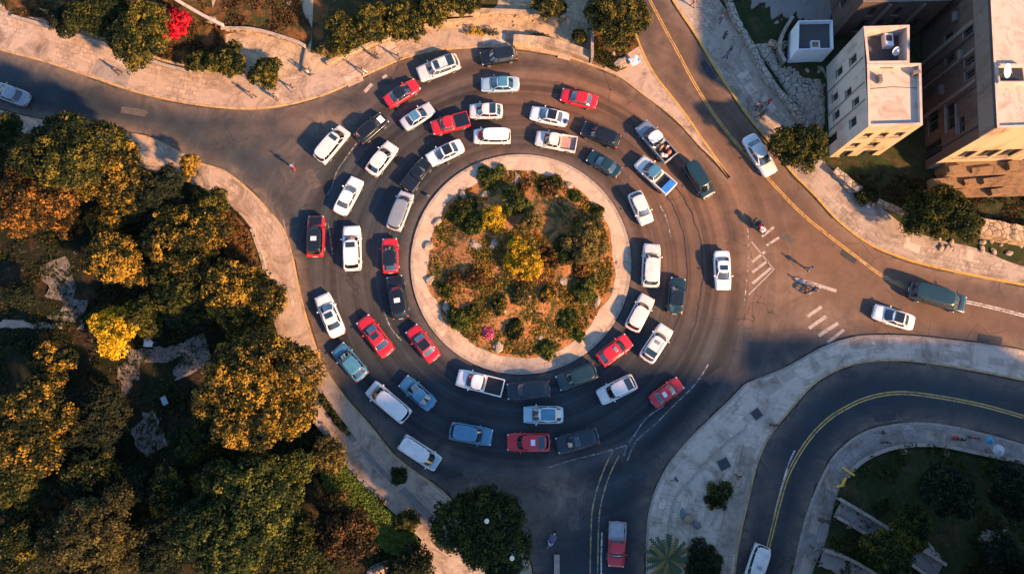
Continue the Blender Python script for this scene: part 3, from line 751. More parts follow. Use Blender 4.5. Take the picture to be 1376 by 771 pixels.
wall([(612,708),(603,722),(592,738)], .5, .35, M['soot'], 'dark narrow drain curb crossing the bottom footpath', name='drain_curb')
wall([(748,744),(748,765),(747,800)], .5, .2, M['concrete'], 'narrow concrete divider strip below the two men on a motorbike', name='median_divider', cat='divider', cap=K)
wall([(1135,640),(1145,628),(1157,618),(1176,608),(1197,601),(1225,597)], .3, .5, M['concrete'], 'curved low concrete wall round the top left of the dark lawn', cap=K)
wall([(1228,597),(1262,598),(1310,608),(1376,622),(1440,640)], .3, .5, M['concrete'], 'low concrete wall along the top right edge of the dark lawn', cap=K)
wall([(1121,668),(1150,685),(1192,711),(1262,755)], .25, .7, M['concrete'], 'upper parapet of the long ramp in the lower right garden', z0=.6, cap=K)
wall([(1118,692),(1146,708),(1186,734),(1246,775)], .25, .7, M['concrete'], 'lower parapet of the long ramp in the lower right garden', z0=.6, cap=K)
wall([(1102,736),(1135,748),(1180,774)], .25, .6, M['concrete'], 'short parapet at the very bottom of the lower right garden', z0=.6, cap=K)
wall([(214,520),(245,508),(275,494)], .3, .5, M['concrete'], 'low kerb below the grey clearing among the left trees', z0=.4)
# ================================================================ BUILDINGS
def facade(A, B, z0, z1, wins, wall_mat, root, rev=.22, name='wall', thick=None, frame=True):
    """vertical wall from A to B (2d, outside on the right hand) with real recessed openings; wins = (u0,u1,z0,z1,arch)"""
    A = c2(A); B = c2(B); L = (B-A).length; u = (B-A)/L; nrm = Vector((u.y, -u.x)); o0 = root.location
    us = sorted({0, L} | {x for w_ in wins for x in w_[:2]}); zs = sorted({z0, z1} | {x for w_ in wins for x in w_[2:4]})
    def pt(uu, z, d=0): p = A+u*uu-nrm*d; return (p.x-o0.x, p.y-o0.y, z-o0.z)
    m = MB()
    for i in range(len(us)-1):
        for j in range(len(zs)-1):
            cu = (us[i]+us[i+1])/2; cz = (zs[j]+zs[j+1])/2
            if any(w_[0] < cu < w_[1] and w_[2] < cz < w_[3] for w_ in wins): continue
            m.add([pt(us[i],zs[j]), pt(us[i+1],zs[j]), pt(us[i+1],zs[j+1]), pt(us[i],zs[j+1])], [(0,1,2,3)])
    for w_ in wins:
        a, b, c, d = w_[:4]
        for q in (((a,c),(b,c)), ((b,c),(b,d)), ((b,d),(a,d)), ((a,d),(a,c))):
            m.add([pt(*q[0]), pt(*q[1]), pt(*q[1],rev), pt(*q[0],rev)], [(3,2,1,0)])
    m.build(name, wall_mat, root)
    for w_ in wins:
        a, b, c, d = w_[:4]
        g = MB(); g.add([pt(a,c,rev), pt(b,c,rev), pt(b,d,rev), pt(a,d,rev)], [(0,1,2,3)]); g = g.build('window', M['pane'], root)
        if frame:
            f = MB(); t = .06
            def bar(u0,u1,y0,y1):
                f.add([pt(u0,y0,rev-.05),pt(u1,y0,rev-.05),pt(u1,y1,rev-.05),pt(u0,y1,rev-.05),pt(u0,y0,rev-.003),pt(u1,y0,rev-.003),pt(u1,y1,rev-.003),pt(u0,y1,rev-.003)],
                      [(0,1,2,3),(0,4,5,1),(1,5,6,2),(2,6,7,3),(3,7,4,0)])
            bar(a,a+t,c,d); bar(b-t,b,c,d); bar(a+t,b-t,c,c+t); bar(a+t,b-t,d-t,d); bar((a+b)/2-t/2,(a+b)/2+t/2,c+t,d-t)
            f.build('frame', M['frame'], g)
            s_ = MB(); s_.add([pt(a-.08,c-.1,-.09),pt(b+.08,c-.1,-.09),pt(b+.08,c-.003,-.09),pt(a-.08,c-.003,-.09),pt(a-.08,c-.1,.0),pt(b+.08,c-.1,.0),pt(b+.08,c-.003,.0),pt(a-.08,c-.003,.0)],
                          [(0,1,2,3),(0,4,5,1),(1,5,6,2),(2,6,7,3),(3,7,4,0)])
            s_.build('sill', M['concrete'], g)
def flat_roof(poly, zf, zt, th, fmat, pmat, root, name='roof'):
    """roof floor with parapet all round; poly ccw"""
    o0 = root.location; n = len(poly); poly = [c2(p) for p in poly]
    inn = []
    for i in range(n):
        a, b, c = poly[i-1], poly[i], poly[(i+1)%n]
        d1 = (b-a).normalized(); d2 = (c-b).normalized(); n1 = Vector((-d1.y,d1.x)); n2 = Vector((-d2.y,d2.x))
        bis = (n1+n2).normalized(); inn.append(b+bis*th/max(.3, bis.dot(n1)))
    m = MB(); m.add([(p.x-o0.x,p.y-o0.y,zf-o0.z) for p in inn], [tuple(range(n))]); m.build(name, fmat, root)
    m = MB(); e = .03
    for i in range(n):
        j = (i+1)%n; a, b, c, d = poly[i], poly[j], inn[j], inn[i]
        m.add([(p.x-o0.x,p.y-o0.y,z-o0.z) for z in (zt, zf) for p in (a,b,c,d)], [(0,1,2,3),(2,6,7,3)])
    m.build('parapet', pmat, root)
    return inn
def ccw(p):
    p = [c2(q) for q in p]
    a = sum(p[i].x*p[(i+1)%len(p)].y-p[(i+1)%len(p)].x*p[i].y for i in range(len(p)))
    return p if a > 0 else p[::-1]
def roofpt(px, py, h): return P(px, py, h).to_2d()

# --- three storey stone house (roof corners read from the photograph at 9.7 m)
H1 = 9.7
FL, FR, RR, RL = [roofpt(x, y, H1) for x, y in ((1167,170),(1240,168),(1238,85),(1165,86))]
BR, BL = roofpt(1222,34,H1), roofpt(1160,36,H1)
MR = RR.lerp(RL, .22)
ctr = (FL+FR+BL+BR)/4
hs = empty('stone_house', (ctr.x, ctr.y, 0)); tag(hs, 'three storey cream stone house with sunken dark roof well and bright roof terrace', 'house')
Lw = (BL-FL).length
def win_rows(L, spec): return [(u*L-w_/2, u*L+w_/2, z, z+h) for u, w_, z, h in spec]
BL2 = BL
facade(BL, FL, 0, H1, win_rows(Lw, [(.22,1.0,6.4,1.5),(.20,1.0,3.0,1.5),(.50,.9,5.0,1.4),(.62,1.0,1.8,1.5),(.84,1.1,5.7,1.5),(.83,1.1,.1,2.3),(.42,.9,1.7,1.4),(.66,.9,6.6,1.4)]), M['b_cream'], hs)
facade(FL, FR, 0, H1, win_rows((FR-FL).length, [(.2,1.0,6.4,1.3),(.5,1.0,6.4,1.3),(.8,1.1,6.4,1.3),(.2,1.1,3.4,1.4),(.56,1.2,3.4,1.4),(.25,1.2,.3,2.0),(.7,1.8,.3,1.9)]), M['b_front'], hs)
facade(FR, RR, 0, H1, win_rows((RR-FR).length, [(.3,1,6.4,1.3),(.7,1,3.2,1.3)]), M['b_front'], hs)
facade(RR, MR, 0, H1, [], M['b_cream'], hs); facade(MR, BR, 0, H1, win_rows((BR-MR).length, [(.5,.9,5,1.2)]), M['b_cream'], hs); facade(BR, BL, 0, H1, [], M['b_cream'], hs)
flat_roof(ccw([FL,FR,RR,RL]), H1-.45, H1, .28, M['b_roof'], M['b_cream'], hs)
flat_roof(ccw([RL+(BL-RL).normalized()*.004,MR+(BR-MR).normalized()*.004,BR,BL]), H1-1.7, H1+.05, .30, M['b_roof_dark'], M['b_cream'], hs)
m = MB()   # iron grille on the terrace floor
g = roofpt(1191,90,H1-.45)-ctr; m.box(g.x-.75,g.x+.75,g.y-.2,g.y+.2,H1-.448,H1-.38); m.build('roof_grille', M['soot'], hs)
m = MB(); g = (FL+(BL-FL)*.02)-ctr
u = (FL-BL).normalized(); nn_ = Vector((u.y,-u.x))
m = MB()
for fr in (.30,.55,.72):   # drain pipes down the west wall
    p = BL+(FL-BL)*fr-ctr+nn_*.08; m.tube([(p.x,p.y,.1),(p.x,p.y,H1-.3)], .05, 6)
m.build('drain_pipe', M['concrete'], hs)
m = MB()   # low screed ridge and cable across the terrace
p = [FL.lerp(RL,.62)-ctr, FR.lerp(RR,.62)-ctr]; m.tube([(p[0].x+.3,p[0].y,H1-.42),((p[0].x+p[1].x)/2,p[0].y+.25,H1-.42),(p[1].x-.3,p[1].y,H1-.42)], .03, 5); m.build('roof_cable', M['soot'], hs)
def rooftop(px, py, h, kind, label, rot=0):
    c = roofpt(px, py, h); t = empty(kind, (c.x,c.y,h)); t.rotation_euler.z = rot; tag(t, label, kind.replace('_',' '))
    if kind == 'water_tank':
        m = MB(); m.tube([(-.55,0,.55),(.55,0,.55)], .38, 14); m.build('body', M['b_grey'], t, True)
        for x in (-.4,.4): m = MB(); m.box(x-.05,x+.05,-.35,.35,0,.3); m.build('leg', M['metal'], t)
    else:
        m = MB(); m.bbox(-.45,.45,-.2,.2,0,.6,.02); m.build('casing', M['b_grey'], t); m = MB(); m.tube([(0,-.201,.3),(0,-.24,.3)], .24, 14); m.build('fan', M['black'], t)
rooftop(1228,100,H1-.45,'air_conditioner','grey air conditioner box in the corner of the cream house roof terrace',.2)
rooftop(1180,108,H1-.45,'air_conditioner','small air conditioner box at the left of the cream house roof terrace',1.6)
# items standing in the roof well
c = roofpt(1190,58,H1-1.7)
t = empty('water_tank', (c.x, c.y, H1-1.7)); tag(t, 'white box tank with dark lid in the sunken roof well', 'tank')
m = MB(); m.bbox(-.5,.5,-.8,.8,0,.8,.05); m.build('body', M['b_white'], t); m = MB(); m.bbox(-.32,.32,-.2,.5,.8,.86,.01); m.build('lid', M['black'], t)
c = roofpt(1197,75,H1-1.7); t = empty('satellite_dish', (c.x,c.y,H1-1.7)); tag(t, 'pale satellite dish at the front edge of the sunken roof well', 'satellite dish')
def dish(root, r, az, el):
    m = MB(); v = []; f = []
    for j in range(5):
        for i in range(16):
            rr = r*j/4; v.append((rr*math.cos(i*math.pi/8), rr*math.sin(i*math.pi/8), .28*r*(j/4)**2))
    for j in range(4):
        for i in range(16): f.append((j*16+i, j*16+(i+1)%16, j*16+16+(i+1)%16, j*16+16+i))
    m.add(v, f); n0 = len(v); m.add([(x,y,z-.03) for x,y,z in v], [q[::-1] for q in f])
    d = m.build('reflector', M['b_white'], root, True, (0,0,1.0)); d.rotation_euler = (el, 0, az)
    m = MB(); m.tube([(0,0,0),(0,0,.98)], .04, 6); m.build('mast', M['metal'], root)
    m = MB(); m.tube([(0,-r*.9,1.1),(0,-r*.1,1.0+r*.9)], .025, 6); m.build('feed_arm', M['metal'], root).rotation_euler.z = az
dish(t, .5, R(20), R(40))

# --- tall brown block at the right edge, roof 13 m
H2 = 13.0
q = {k: roofpt(*v, H2) for k, v in dict(a=(1340,172), b=(1470,168), c=(1462,-60), d=(1328,-60), e=(1332,14), f=(1338,90)).items()}
ctr = (q['a']+q['b']+q['c']+q['d'])/4
bb = empty('apartment_block', (ctr.x, ctr.y, 0)); tag(bb, 'tall brown apartment block with pale flat roof at the upper right edge', 'building')
Lw = (q['a']-q['d']).length
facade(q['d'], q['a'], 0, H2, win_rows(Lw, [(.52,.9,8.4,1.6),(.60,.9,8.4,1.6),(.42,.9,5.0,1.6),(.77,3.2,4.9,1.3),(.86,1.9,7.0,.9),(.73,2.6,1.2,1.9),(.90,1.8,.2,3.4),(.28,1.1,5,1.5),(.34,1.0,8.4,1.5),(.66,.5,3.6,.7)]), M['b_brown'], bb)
facade(q['a'], q['b'], 0, H2, win_rows((q['b']-q['a']).length, [(.18,1.6,4.0,2.2),(.42,2.0,4.0,2.4),(.66,2.0,4.0,2.4),(.2,1.4,.1,2.2),(.6,1.4,.1,2.2)]), M['b_front'], bb)
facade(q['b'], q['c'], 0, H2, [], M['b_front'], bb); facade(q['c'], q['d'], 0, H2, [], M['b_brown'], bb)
flat_roof(ccw([q['a'],q['b'],q['c'],q['d']]), H2-.35, H2, .25, M['b_roof'], M['b_cream'], bb)
# smooth grey upper band with pilasters on the west face
u = (q['a']-q['d']).normalized(); nn_ = Vector((u.y,-u.x))
m = MB()
for f0, f1, pr, z0, z1 in ((.0,1.0,.16,H2-2.6,H2-.25),(.30,.325,.22,.2,H2-2.7),(.655,.675,.22,.2,H2-2.7),(.47,.485,.14,.2,H2-2.7)):
    p0 = q['d']+u*Lw*f0-ctr; p1 = q['d']+u*Lw*f1-ctr; c_ = (p0+p1)/2+nn_*(pr/2+.003)
    m.obox(c_, u, (p1-p0).length/2, pr/2, z0, z1)
m.build('grey_band', M['b_grey'], bb)
m = MB(); c_ = q['d']+u*Lw*.815-ctr+nn_*.12; m.obox(c_, u, 1.9, .1, 6.6, 6.75); c_ = q['d']+u*Lw*.77-ctr+nn_*.12; m.obox(c_, u, 1.8, .1, 4.6, 4.75); m.build('balcony_slab', M['concrete'], bb)
for f0, z0 in ((.20,7.2),(.46,7.9),(.58,4.2)):
    t_ = MB(); c_ = q['d']+u*Lw*f0-ctr+nn_*.30; t_.obox(c_, u, .55, .22, z0, z0+.5); t_.build('air_conditioner', M['b_grey'], bb)
for f0 in (.12,.39,.70,.93):
    t_ = MB(); p_ = q['d']+u*Lw*f0-ctr+nn_*.10; t_.tube([(p_.x,p_.y,.2),(p_.x,p_.y,H2-2.7)], .07, 6); t_.build('drain_pipe', M['soot'], bb)
# stair head with dark opening + lift house on the roof
c = roofpt(1362,100,H2)
m = MB(); cc = c-ctr
m.bbox(cc.x-1.7,cc.x+1.3,cc.y-1.1,cc.y-.9,H2-.35,H2+.25,.01); m.bbox(cc.x-1.7,cc.x+1.3,cc.y+.9,cc.y+1.1,H2-.35,H2+.25,.01); m.bbox(cc.x-1.9,cc.x-1.7,cc.y-1.1,cc.y+1.1,H2-.35,H2+.25,.01); m.build('roof_hatch', M['b_cream'], bb)
m = MB(); m.box(cc.x-1.68,cc.x+1.28,cc.y-.88,cc.y+.88,H2-.348,H2-.30); m.build('hatch_opening', M['black'], bb)
c = roofpt(1345,100,H2); t = empty('satellite_dish', (c.x,c.y,H2-.3)); tag(t, 'round white satellite dish on the roof edge of the tall brown block', 'satellite dish'); dish(t, .75, R(60), R(35))
# lower wing in front, with broken steps
c = P(1310,222); t = empty('terrace_wing', (c.x,c.y,0)); tag(t, 'low crumbling terrace wing in front of the tall brown block', 'building')
m = MB(); u_ = (q['b']-q['a']).normalized()
base = (q['a']-u_*.2); nS = Vector((u_.y,-u_.x))
for k, (d0, d1, h, l0, l1) in enumerate(((.05,1.6,2.6,1.2,14),(1.6,2.8,1.5,.0,14),(2.8,3.9,.7,-.6,14))):
    a_ = base+nS*((d0+d1)/2)+u_*((l0+l1)/2)-c.to_2d(); m.obox(a_, u_, (l1-l0)/2, (d1-d0)/2-.002, 0, h)
m.build('steps', M['b_ruin'], t)
m = MB()   # broken walls and low arches standing on the steps
for (l, d, w1, w2, h0, h1) in ((2.2,.9,.9,.35,2.6,3.0),(5.5,1.1,1.4,.3,2.6,2.9),(9.0,.8,.6,.5,2.6,3.2),(1.0,2.2,1.1,.4,1.5,2.1),(4.4,2.3,.7,.35,1.5,1.9),(7.4,2.2,1.6,.3,1.5,2.2),(3.0,3.3,1.5,.3,.7,1.1),(8.2,3.4,1.0,.35,.7,1.3)):
    a_ = base+nS*d+u_*l-c.to_2d(); m.obox(a_, (u_.x+.12*h0-.2, u_.y+.1), w1, w2, h0+.003, h1)
m.build('broken_wall', M['b_ruin'], t)
# --- building behind: shaded facade above the house
a, b = P(1118,52).to_2d(), P(1226,50).to_2d(); uu = (b-a).normalized(); n_ = Vector((-uu.y,uu.x)); c_, d_ = b+n_*9, a+n_*9
t = empty('back_building', ((a.x+b.x)/2,(a.y+b.y)/2,0)); tag(t, 'shaded old building behind the cream house with tall narrow windows', 'building')
L = (b-a).length
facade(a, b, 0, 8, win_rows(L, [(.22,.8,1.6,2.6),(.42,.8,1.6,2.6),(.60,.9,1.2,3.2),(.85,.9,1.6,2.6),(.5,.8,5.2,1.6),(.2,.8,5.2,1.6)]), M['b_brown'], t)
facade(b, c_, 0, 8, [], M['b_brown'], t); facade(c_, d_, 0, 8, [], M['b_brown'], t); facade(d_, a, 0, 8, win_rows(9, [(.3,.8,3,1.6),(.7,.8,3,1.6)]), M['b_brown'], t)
flat_roof(ccw([a,b,c_,d_]), 7.7, 8, .25, M['b_roof_dark'], M['b_grey'], t)
m = MB()
for f0 in (.33,.72): p = a+uu*L*f0-t.location.to_2d()-n_*.1; m.obox(p, uu, .18, .095, .2, 7.6)
m.build('buttress', M['b_grey'], t)
# --- small white house with dark roof
H3 = 3.6
A_, B_, C_, D_ = [roofpt(x, y, H3) for x, y in ((1072,67),(1120,66),(1119,27),(1073,28))]
ctr = (A_+B_+C_+D_)/4; t = empty('white_hut', (ctr.x,ctr.y,0)); tag(t, 'small white walled house with a dark flat roof', 'house')
facade(A_, B_, 0, H3, [], M['b_white'], t); facade(B_, C_, 0, H3, [], M['b_white'], t); facade(C_, D_, 0, H3, [], M['b_white'], t)
facade(D_, A_, 0, H3, [], M['b_white'], t)
flat_roof(ccw([A_,B_,C_,D_]), H3-.7, H3, .12, M['b_roof_dark'], M['b_white'], t)
c = roofpt(1094,62,H3-.7); t = empty('roof_hatch', (c.x,c.y,H3-.7)); tag(t, 'square white framed hatch on the dark roof of the small white house', 'hatch')
m = MB(); 
for x0,x1,y0,y1 in ((-.55,.55,-.5,-.38),(-.55,.55,.38,.5),(-.55,-.43,-.38,.38),(.43,.55,-.38,.38)): m.box(x0,x1,y0,y1,0,.4)
m.build('frame', M['b_white'], t); m = MB(); m.box(-.43,.43,-.38,.38,.01,.25); m.build('lid', M['wood'], t)
# yard wall blocks round the small house
wall([(1050,90),(1042,72),(1048,50),(1060,30)], .3, 1.2, M['b_grey'], 'grey garden wall hugging the left of the small white house', cap=K)
wall([(1030,62),(1040,64),(1052,66)], .8, .9, M['wall_warm'], 'stubby sunlit stone wall left of the small white house', rough=.15)
wall([(1125,10),(1125,30),(1128,46)], .3, 2.2, M['b_grey'], 'tall grey yard wall between the small white house and the old building', cap=K)

# --- unseen blocks added beyond the frame to throw the long evening shade
def shade_block(px, py, w_, d_, h, rot, name, label, mat):
    c = P(px, py); t = empty(name, (c.x,c.y,0)); tag(t, label, 'building')
    ca, sa = math.cos(rot), math.sin(rot)
    k = [Vector((c.x+x*ca-y*sa, c.y+x*sa+y*ca)) for x, y in ((-w_/2,-d_/2),(w_/2,-d_/2),(w_/2,d_/2),(-w_/2,d_/2))]
    for i in range(4):
        L = (k[(i+1)%4]-k[i]).length; n = max(2, int(L/3)); ws = []
        for z in range(int(h//3.1)):
            for j in range(n): ws.append((L*(j+.5)/n-.5, L*(j+.5)/n+.5, z*3.1+1, z*3.1+2.3))
        facade(k[i], k[(i+1)%4], 0, h, ws, mat, t, frame=False)
    flat_roof(ccw(k), h-.6, h, .25, M['b_roof'], M['b_cream'], t)
for bd_ in SHADE_BUILDINGS: shade_block(*bd_)

# ================================================================ VEHICLES
def obj_mat(o):
    for s_ in o.material_slots:
        m_ = s_.material; s_.link = 'OBJECT'; s_.material = m_
def loft_body(L, Wd, prof, zb=.26):
    """prof: (x fraction, half width fraction, top z)"""
    m = MB(); rows = []
    sec = [(.80,0,0),(.97,.10,0),(1.0,.45,0),(1.0,.70,0),(.975,1,-.11),(.93,1,-.035),(.82,1,0),(.45,1,.022),(0,1,.03)]
    for xf, wf, t in prof:
        x = xf*L/2; hw = wf*Wd/2; row = []
        for yf, zf, dz in sec:
            z = zb+(t-zb)*zf+dz if zf else zb+dz
            row.append((x, -yf*hw, z))
        row += [(x, -y, z) for x, y, z in row[-2::-1]]
        rows.append(row)
    n = len(rows[0]); v = [p for r in rows for p in r]; f = []
    for i in range(len(rows)-1):
        for j in range(n-1): f.append((i*n+j, i*n+j+1, (i+1)*n+j+1, (i+1)*n+j))
        f.append((i*n+n-1, i*n, (i+1)*n, (i+1)*n+n-1))
    f.append(tuple(range(n))[::-1]); f.append(tuple((len(rows)-1)*n+j for j in range(n)))
    m.add(v, f); return m
def greenhouse(root, xa, xb, xc, xd, zb, zr, wb, wt, roof_name='roof', vert_rear=False):
    """xa windscreen base, xb roof front, xc roof rear, xd rear glass base"""
    nn = 40; ex = 5.0
    def ring(x0, x1, hw, z, bow=.0):
        o = []
        for i in range(nn):
            t = 2*math.pi*i/nn; c_, s_ = math.cos(t), math.sin(t)
            cx = math.copysign(abs(c_)**(2/ex), c_); sy = math.copysign(abs(s_)**(2/ex), s_)
            x = (x0+x1)/2+(x1-x0)/2*cx + (bow*(1-abs(sy)**2)*(.7 if cx > 0 else -.35))*abs(cx)**8
            taper = 1-.05*max(0, cx)
            o.append((x, hw*sy*taper, z))
        return o
    lev = []
    for k, t in enumerate((0,.33,.66,1)):
        lev.append(ring(xd+(xc-xd)*t, xa+(xb-xa)*t, wb+(wt-wb)*t**1.3, zb+(zr-.05-zb)*t, .14))
    def side_of(i):
        t = (2*math.pi*(i+.5)/nn)%(2*math.pi)
        d = math.degrees(t)
        if d < 42 or d > 318: return 'windscreen'
        if 138 < d < 222: return 'rear_window'
        return 'side_window' if d < 180 else 'side_window_'
    for nm in ('windscreen','rear_window','side_window','side_window_'):
        m = MB(); m.v = [p for r in lev for p in r]
        for k in range(3):
            for i in range(nn):
                if side_of(i) == nm: m.f.append((k*nn+i, k*nn+(i+1)%nn, (k+1)*nn+(i+1)%nn, (k+1)*nn+i))
        used = sorted({i for q_ in m.f for i in q_}); mp = {a:b for b,a in enumerate(used)}
        m2 = MB(); m2.v = [m.v[i] for i in used]; m2.f = [tuple(mp[i] for i in q_) for q_ in m.f]
        m2.build(nm.rstrip('_'), M['glass'], root, True)
    # roof
    m = MB(); top = lev[-1]; xm = (xb+xc)/2
    rings = [[(x+(.015 if x>xm else -.015), y*1.02, z-.015) for x,y,z in top], [(x,y,z+.03) for x,y,z in top], [(xm+(x-xm)*.93, y*.93, z+.052) for x,y,z in top], [(xm+(x-xm)*.55, y*.55, z+.065) for x,y,z in top]]
    m.v = [p for r in rings for p in r]
    for k in range(3):
        for i in range(nn): m.f.append((k*nn+i, k*nn+(i+1)%nn, (k+1)*nn+(i+1)%nn, (k+1)*nn+i))
    m.f.append(tuple(3*nn+i for i in range(nn)))
    m.build(roof_name, PAINT['white'], root, True)
    # pillars
    for d_ in (42, 138, 222, 318):
        m = MB(); i = int(round(d_/360*nn))%nn; m.tube([tuple(lev[k][i][j]*(1.008 if j==1 else 1) for j in range(3)) for k in range(4)], .045, 6); m.build('pillar', PAINT['white'], root, True)
    for fr in ((78, 102) if (xa-xd) > 3 else (86,)):
        for sg in (1,-1):
            m = MB(); i = int(round((fr if sg>0 else 360-fr)/360*nn))%nn; m.tube([tuple(lev[k][i][j]*(1.008 if j==1 else 1) for j in range(3)) for k in range(4)], .035, 6); m.build('pillar', PAINT['white'], root, True)
def add_wheels(root, xf, xr, Wd, r=.33):
    for x in (xf, xr):
        for s_ in (-1,1):
            m = MB(); y = s_*(Wd/2-.09); prof = ((.10,.72),(.115,.86),(.10,1),(-.10,1))
            pts = [(0, -.11*s_, 0),(0,-.09*s_,0),(0,.09*s_,0),(0,.115*s_,0)]
            m.tube(pts, [r*.92,r,r,r*.93], 18); wh = m.build('wheel', M['tyre'], root, True, (x, y, r))
            m = MB(); m.tube([(0,.10*s_,0),(0,.122*s_,0)], [r*.66,r*.62], 14); m.build('rim', M['rim'], wh)
def lights(root, L, Wd, zf, zr, wf=.8, xr_in=.0, rec=.10):
    for s_ in (-1,1):
        m = MB(); m.ball((L/2-.17, s_*Wd*.5*.76, zf), (.13,.13,.06), 10, 6); m.build('headlight', M['lamp'], root, True)
        m = MB(); m.bbox(-L/2+.02+xr_in, -L/2+.16+xr_in, s_*Wd*.5*.80-.12, s_*Wd*.5*.80+.12, zr-.09, zr+.07, .03); m.build('tail_light', M['tail'], root, True)
def details(root, L, Wd, zg, xm, zm, hood=None):
    m = MB(); m.bbox(L/2-.10, L/2+.012, -Wd*.24, Wd*.24, zg-.12, zg+.04, .02); m.build('grille', M['black'], root)
    m = MB(); m.bbox(L/2-.06, L/2+.03, -Wd*.36, Wd*.36, .27, .40, .03); m.build('bumper', M['black'], root)
    m = MB(); m.bbox(-L/2-.03, -L/2+.08, -Wd*.38, Wd*.38, .28, .42, .03); m.build('bumper', M['black'], root)
    m = MB(); m.box(-L/2-.028, -L/2+.0, -.25, .25, .55, .67); m.build('number_plate', M['b_white'], root)
    for s_ in (-1,1):
        m = MB(); y = s_*(Wd/2+.07); m.ball((xm, y, zm), (.09,.12,.08), 8, 5); m.tube([(xm, s_*(Wd/2-.1), zm-.05),(xm, y, zm-.02)], .025, 5); m.build('wing_mirror', PAINT['white'], root, True)
    if hood:
        m = MB(); x0, x1, z0, z1 = hood      # shut lines of the bonnet
        for s_ in (-1,1): m.tube([(x0, s_*Wd*.41, z0),(x1, s_*Wd*.37, z1)], .012, 4)
        m.tube([(x0-.03, -Wd*.40, z0+.005),(x0+.04,0,z0+.035),(x0-.03, Wd*.40, z0+.005)], .03, 5)
        m.build('shut_line', M['black'], root)
def rack(root, x0, x1, y, z):
    for s_ in (-1,1):
        m = MB(); m.tube([(x0,s_*y,z),(x0-.1,s_*y,z+.06),(x1+.1,s_*y,z+.06),(x1,s_*y,z)], .022, 5); m.build('roof_rail', M['black'], root)
PR = {}
def proto(kind):
    if kind == 'sedan':
        L, Wd = 4.7, 1.86; r = empty('sedan')
        b = loft_body(L, Wd, [(1.0,.42,.52),(.99,.60,.60),(.97,.73,.66),(.93,.84,.72),(.86,.93,.77),(.6,.985,.84),(.38,1,.90),(.0,1,.93),(-.4,1,.94),(-.62,.99,.96),(-.82,.95,.95),(-.93,.86,.92),(-.975,.76,.87),(-.992,.66,.78),(-1,.5,.55)])
        b.build('body', PAINT['white'], r, True)
        greenhouse(r, 1.02, .32, -.98, -1.66, .90, 1.42, .83, .69)
        add_wheels(r, 1.42, -1.38, Wd); lights(r, L, Wd, .66, .78); details(r, L, Wd, .58, .72, .98, (1.12,2.15,.925,.745))
    elif kind == 'hatch':
        L, Wd = 4.2, 1.86; r = empty('hatchback')
        b = loft_body(L, Wd, [(1.0,.44,.54),(.99,.62,.64),(.965,.76,.72),(.92,.86,.78),(.8,.95,.83),(.5,1,.93),(.2,1,.97),(-.3,1,.99),(-.75,.97,1.0),(-.93,.88,.98),(-.985,.78,.88),(-1,.7,.6)])
        b.build('body', PAINT['white'], r, True)
        greenhouse(r, 1.02, .42, -1.35, -1.9, .93, 1.50, .84, .72)
        add_wheels(r, 1.3, -1.3, Wd); lights(r, L, Wd, .70, .86); details(r, L, Wd, .6, .75, 1.02, (1.1,1.95,.955,.79))
    elif kind == 'suv':
        L, Wd = 4.9, 1.98; r = empty('suv')
        b = loft_body(L, Wd, [(1.0,.48,.60),(.99,.66,.78),(.97,.79,.88),(.93,.88,.95),(.86,.95,1.0),(.6,1,1.04),(.4,1,1.07),(0,1,1.08),(-.5,1,1.09),(-.85,.98,1.09),(-.95,.92,1.07),(-.985,.86,1.0),(-1,.8,.6)], .34)
        b.build('body', PAINT['white'], r, True)
        greenhouse(r, 1.18, .62, -1.95, -2.30, 1.03, 1.73, .90, .79)
        add_wheels(r, 1.52, -1.48, Wd, .38); lights(r, L, Wd, .86, .98); details(r, L, Wd, .78, .9, 1.16, (1.25,2.28,1.075,.98)); rack(r, .4, -1.8, .63, 1.75)
    elif kind == 'van':
        L, Wd = 5.1, 2.0; r = empty('van')
        b = loft_body(L, Wd, [(1.0,.66,.56),(.985,.80,.82),(.95,.90,.95),(.85,.97,1.04),(.65,1,1.12),(.3,1,1.16),(-.5,1,1.17),(-.9,.98,1.16),(-.97,.93,1.14),(-1,.9,.6)], .34)
        b.build('body', PAINT['white'], r, True)
        greenhouse(r, 1.80, 1.12, -2.28, -2.47, 1.08, 1.93, .92, .84)
        add_wheels(r, 1.6, -1.6, Wd, .36); lights(r, L, Wd, .88, 1.0); details(r, L, Wd, .75, 1.5, 1.2, (1.9,2.38,1.09,.96))
    elif kind == 'pickup':
        L, Wd = 5.4, 1.98; r = empty('pickup_truck')
        b = loft_body(L, Wd, [(1.0,.48,.60),(.99,.66,.78),(.97,.79,.88),(.93,.88,.95),(.86,.95,1.0),(.6,1,1.04),(.4,1,1.07),(0,1,1.08),(-.21,1,1.08),(-.212,1,.64),(-.98,.98,.64),(-1,.96,.6)], .34)
        b.build('body', PAINT['white'], r, True)
        greenhouse(r, 1.42, .85, -.25, -.54, 1.03, 1.71, .89, .78)
        m = MB(); x0, x1 = -L/2+.02, -.60
        for s_ in (-1,1): m.bbox(x0, x1, s_*(Wd/2-.06)-.06, s_*(Wd/2-.06)+.06, .60, 1.10, .025)
        m.bbox(x0, x0+.1, -Wd/2+.125, Wd/2-.125, .60, 1.08, .025); m.bbox(x1-.08, x1, -Wd/2+.125, Wd/2-.125, .60, 1.10, .025)
        m.build('bed_side', PAINT['white'], r)
        m = MB(); m.box(x0+.1, x1-.08, -Wd/2+.125, Wd/2-.125, .645, .68)
        for k in range(7): y = -Wd/2+.3+k*(Wd-.6)/6; m.box(x0+.12, x1-.1, y-.04, y+.04, .681, .70)
        m.build('bed_floor', M['black'], r)
        add_wheels(r, 1.72, -1.65, Wd, .39); lights(r, L, Wd, .86, .9); details(r, L, Wd, .78, 1.12, 1.16, (1.5,2.5,1.075,.98))
    for ch in r.children_recursive: obj_mat(ch)
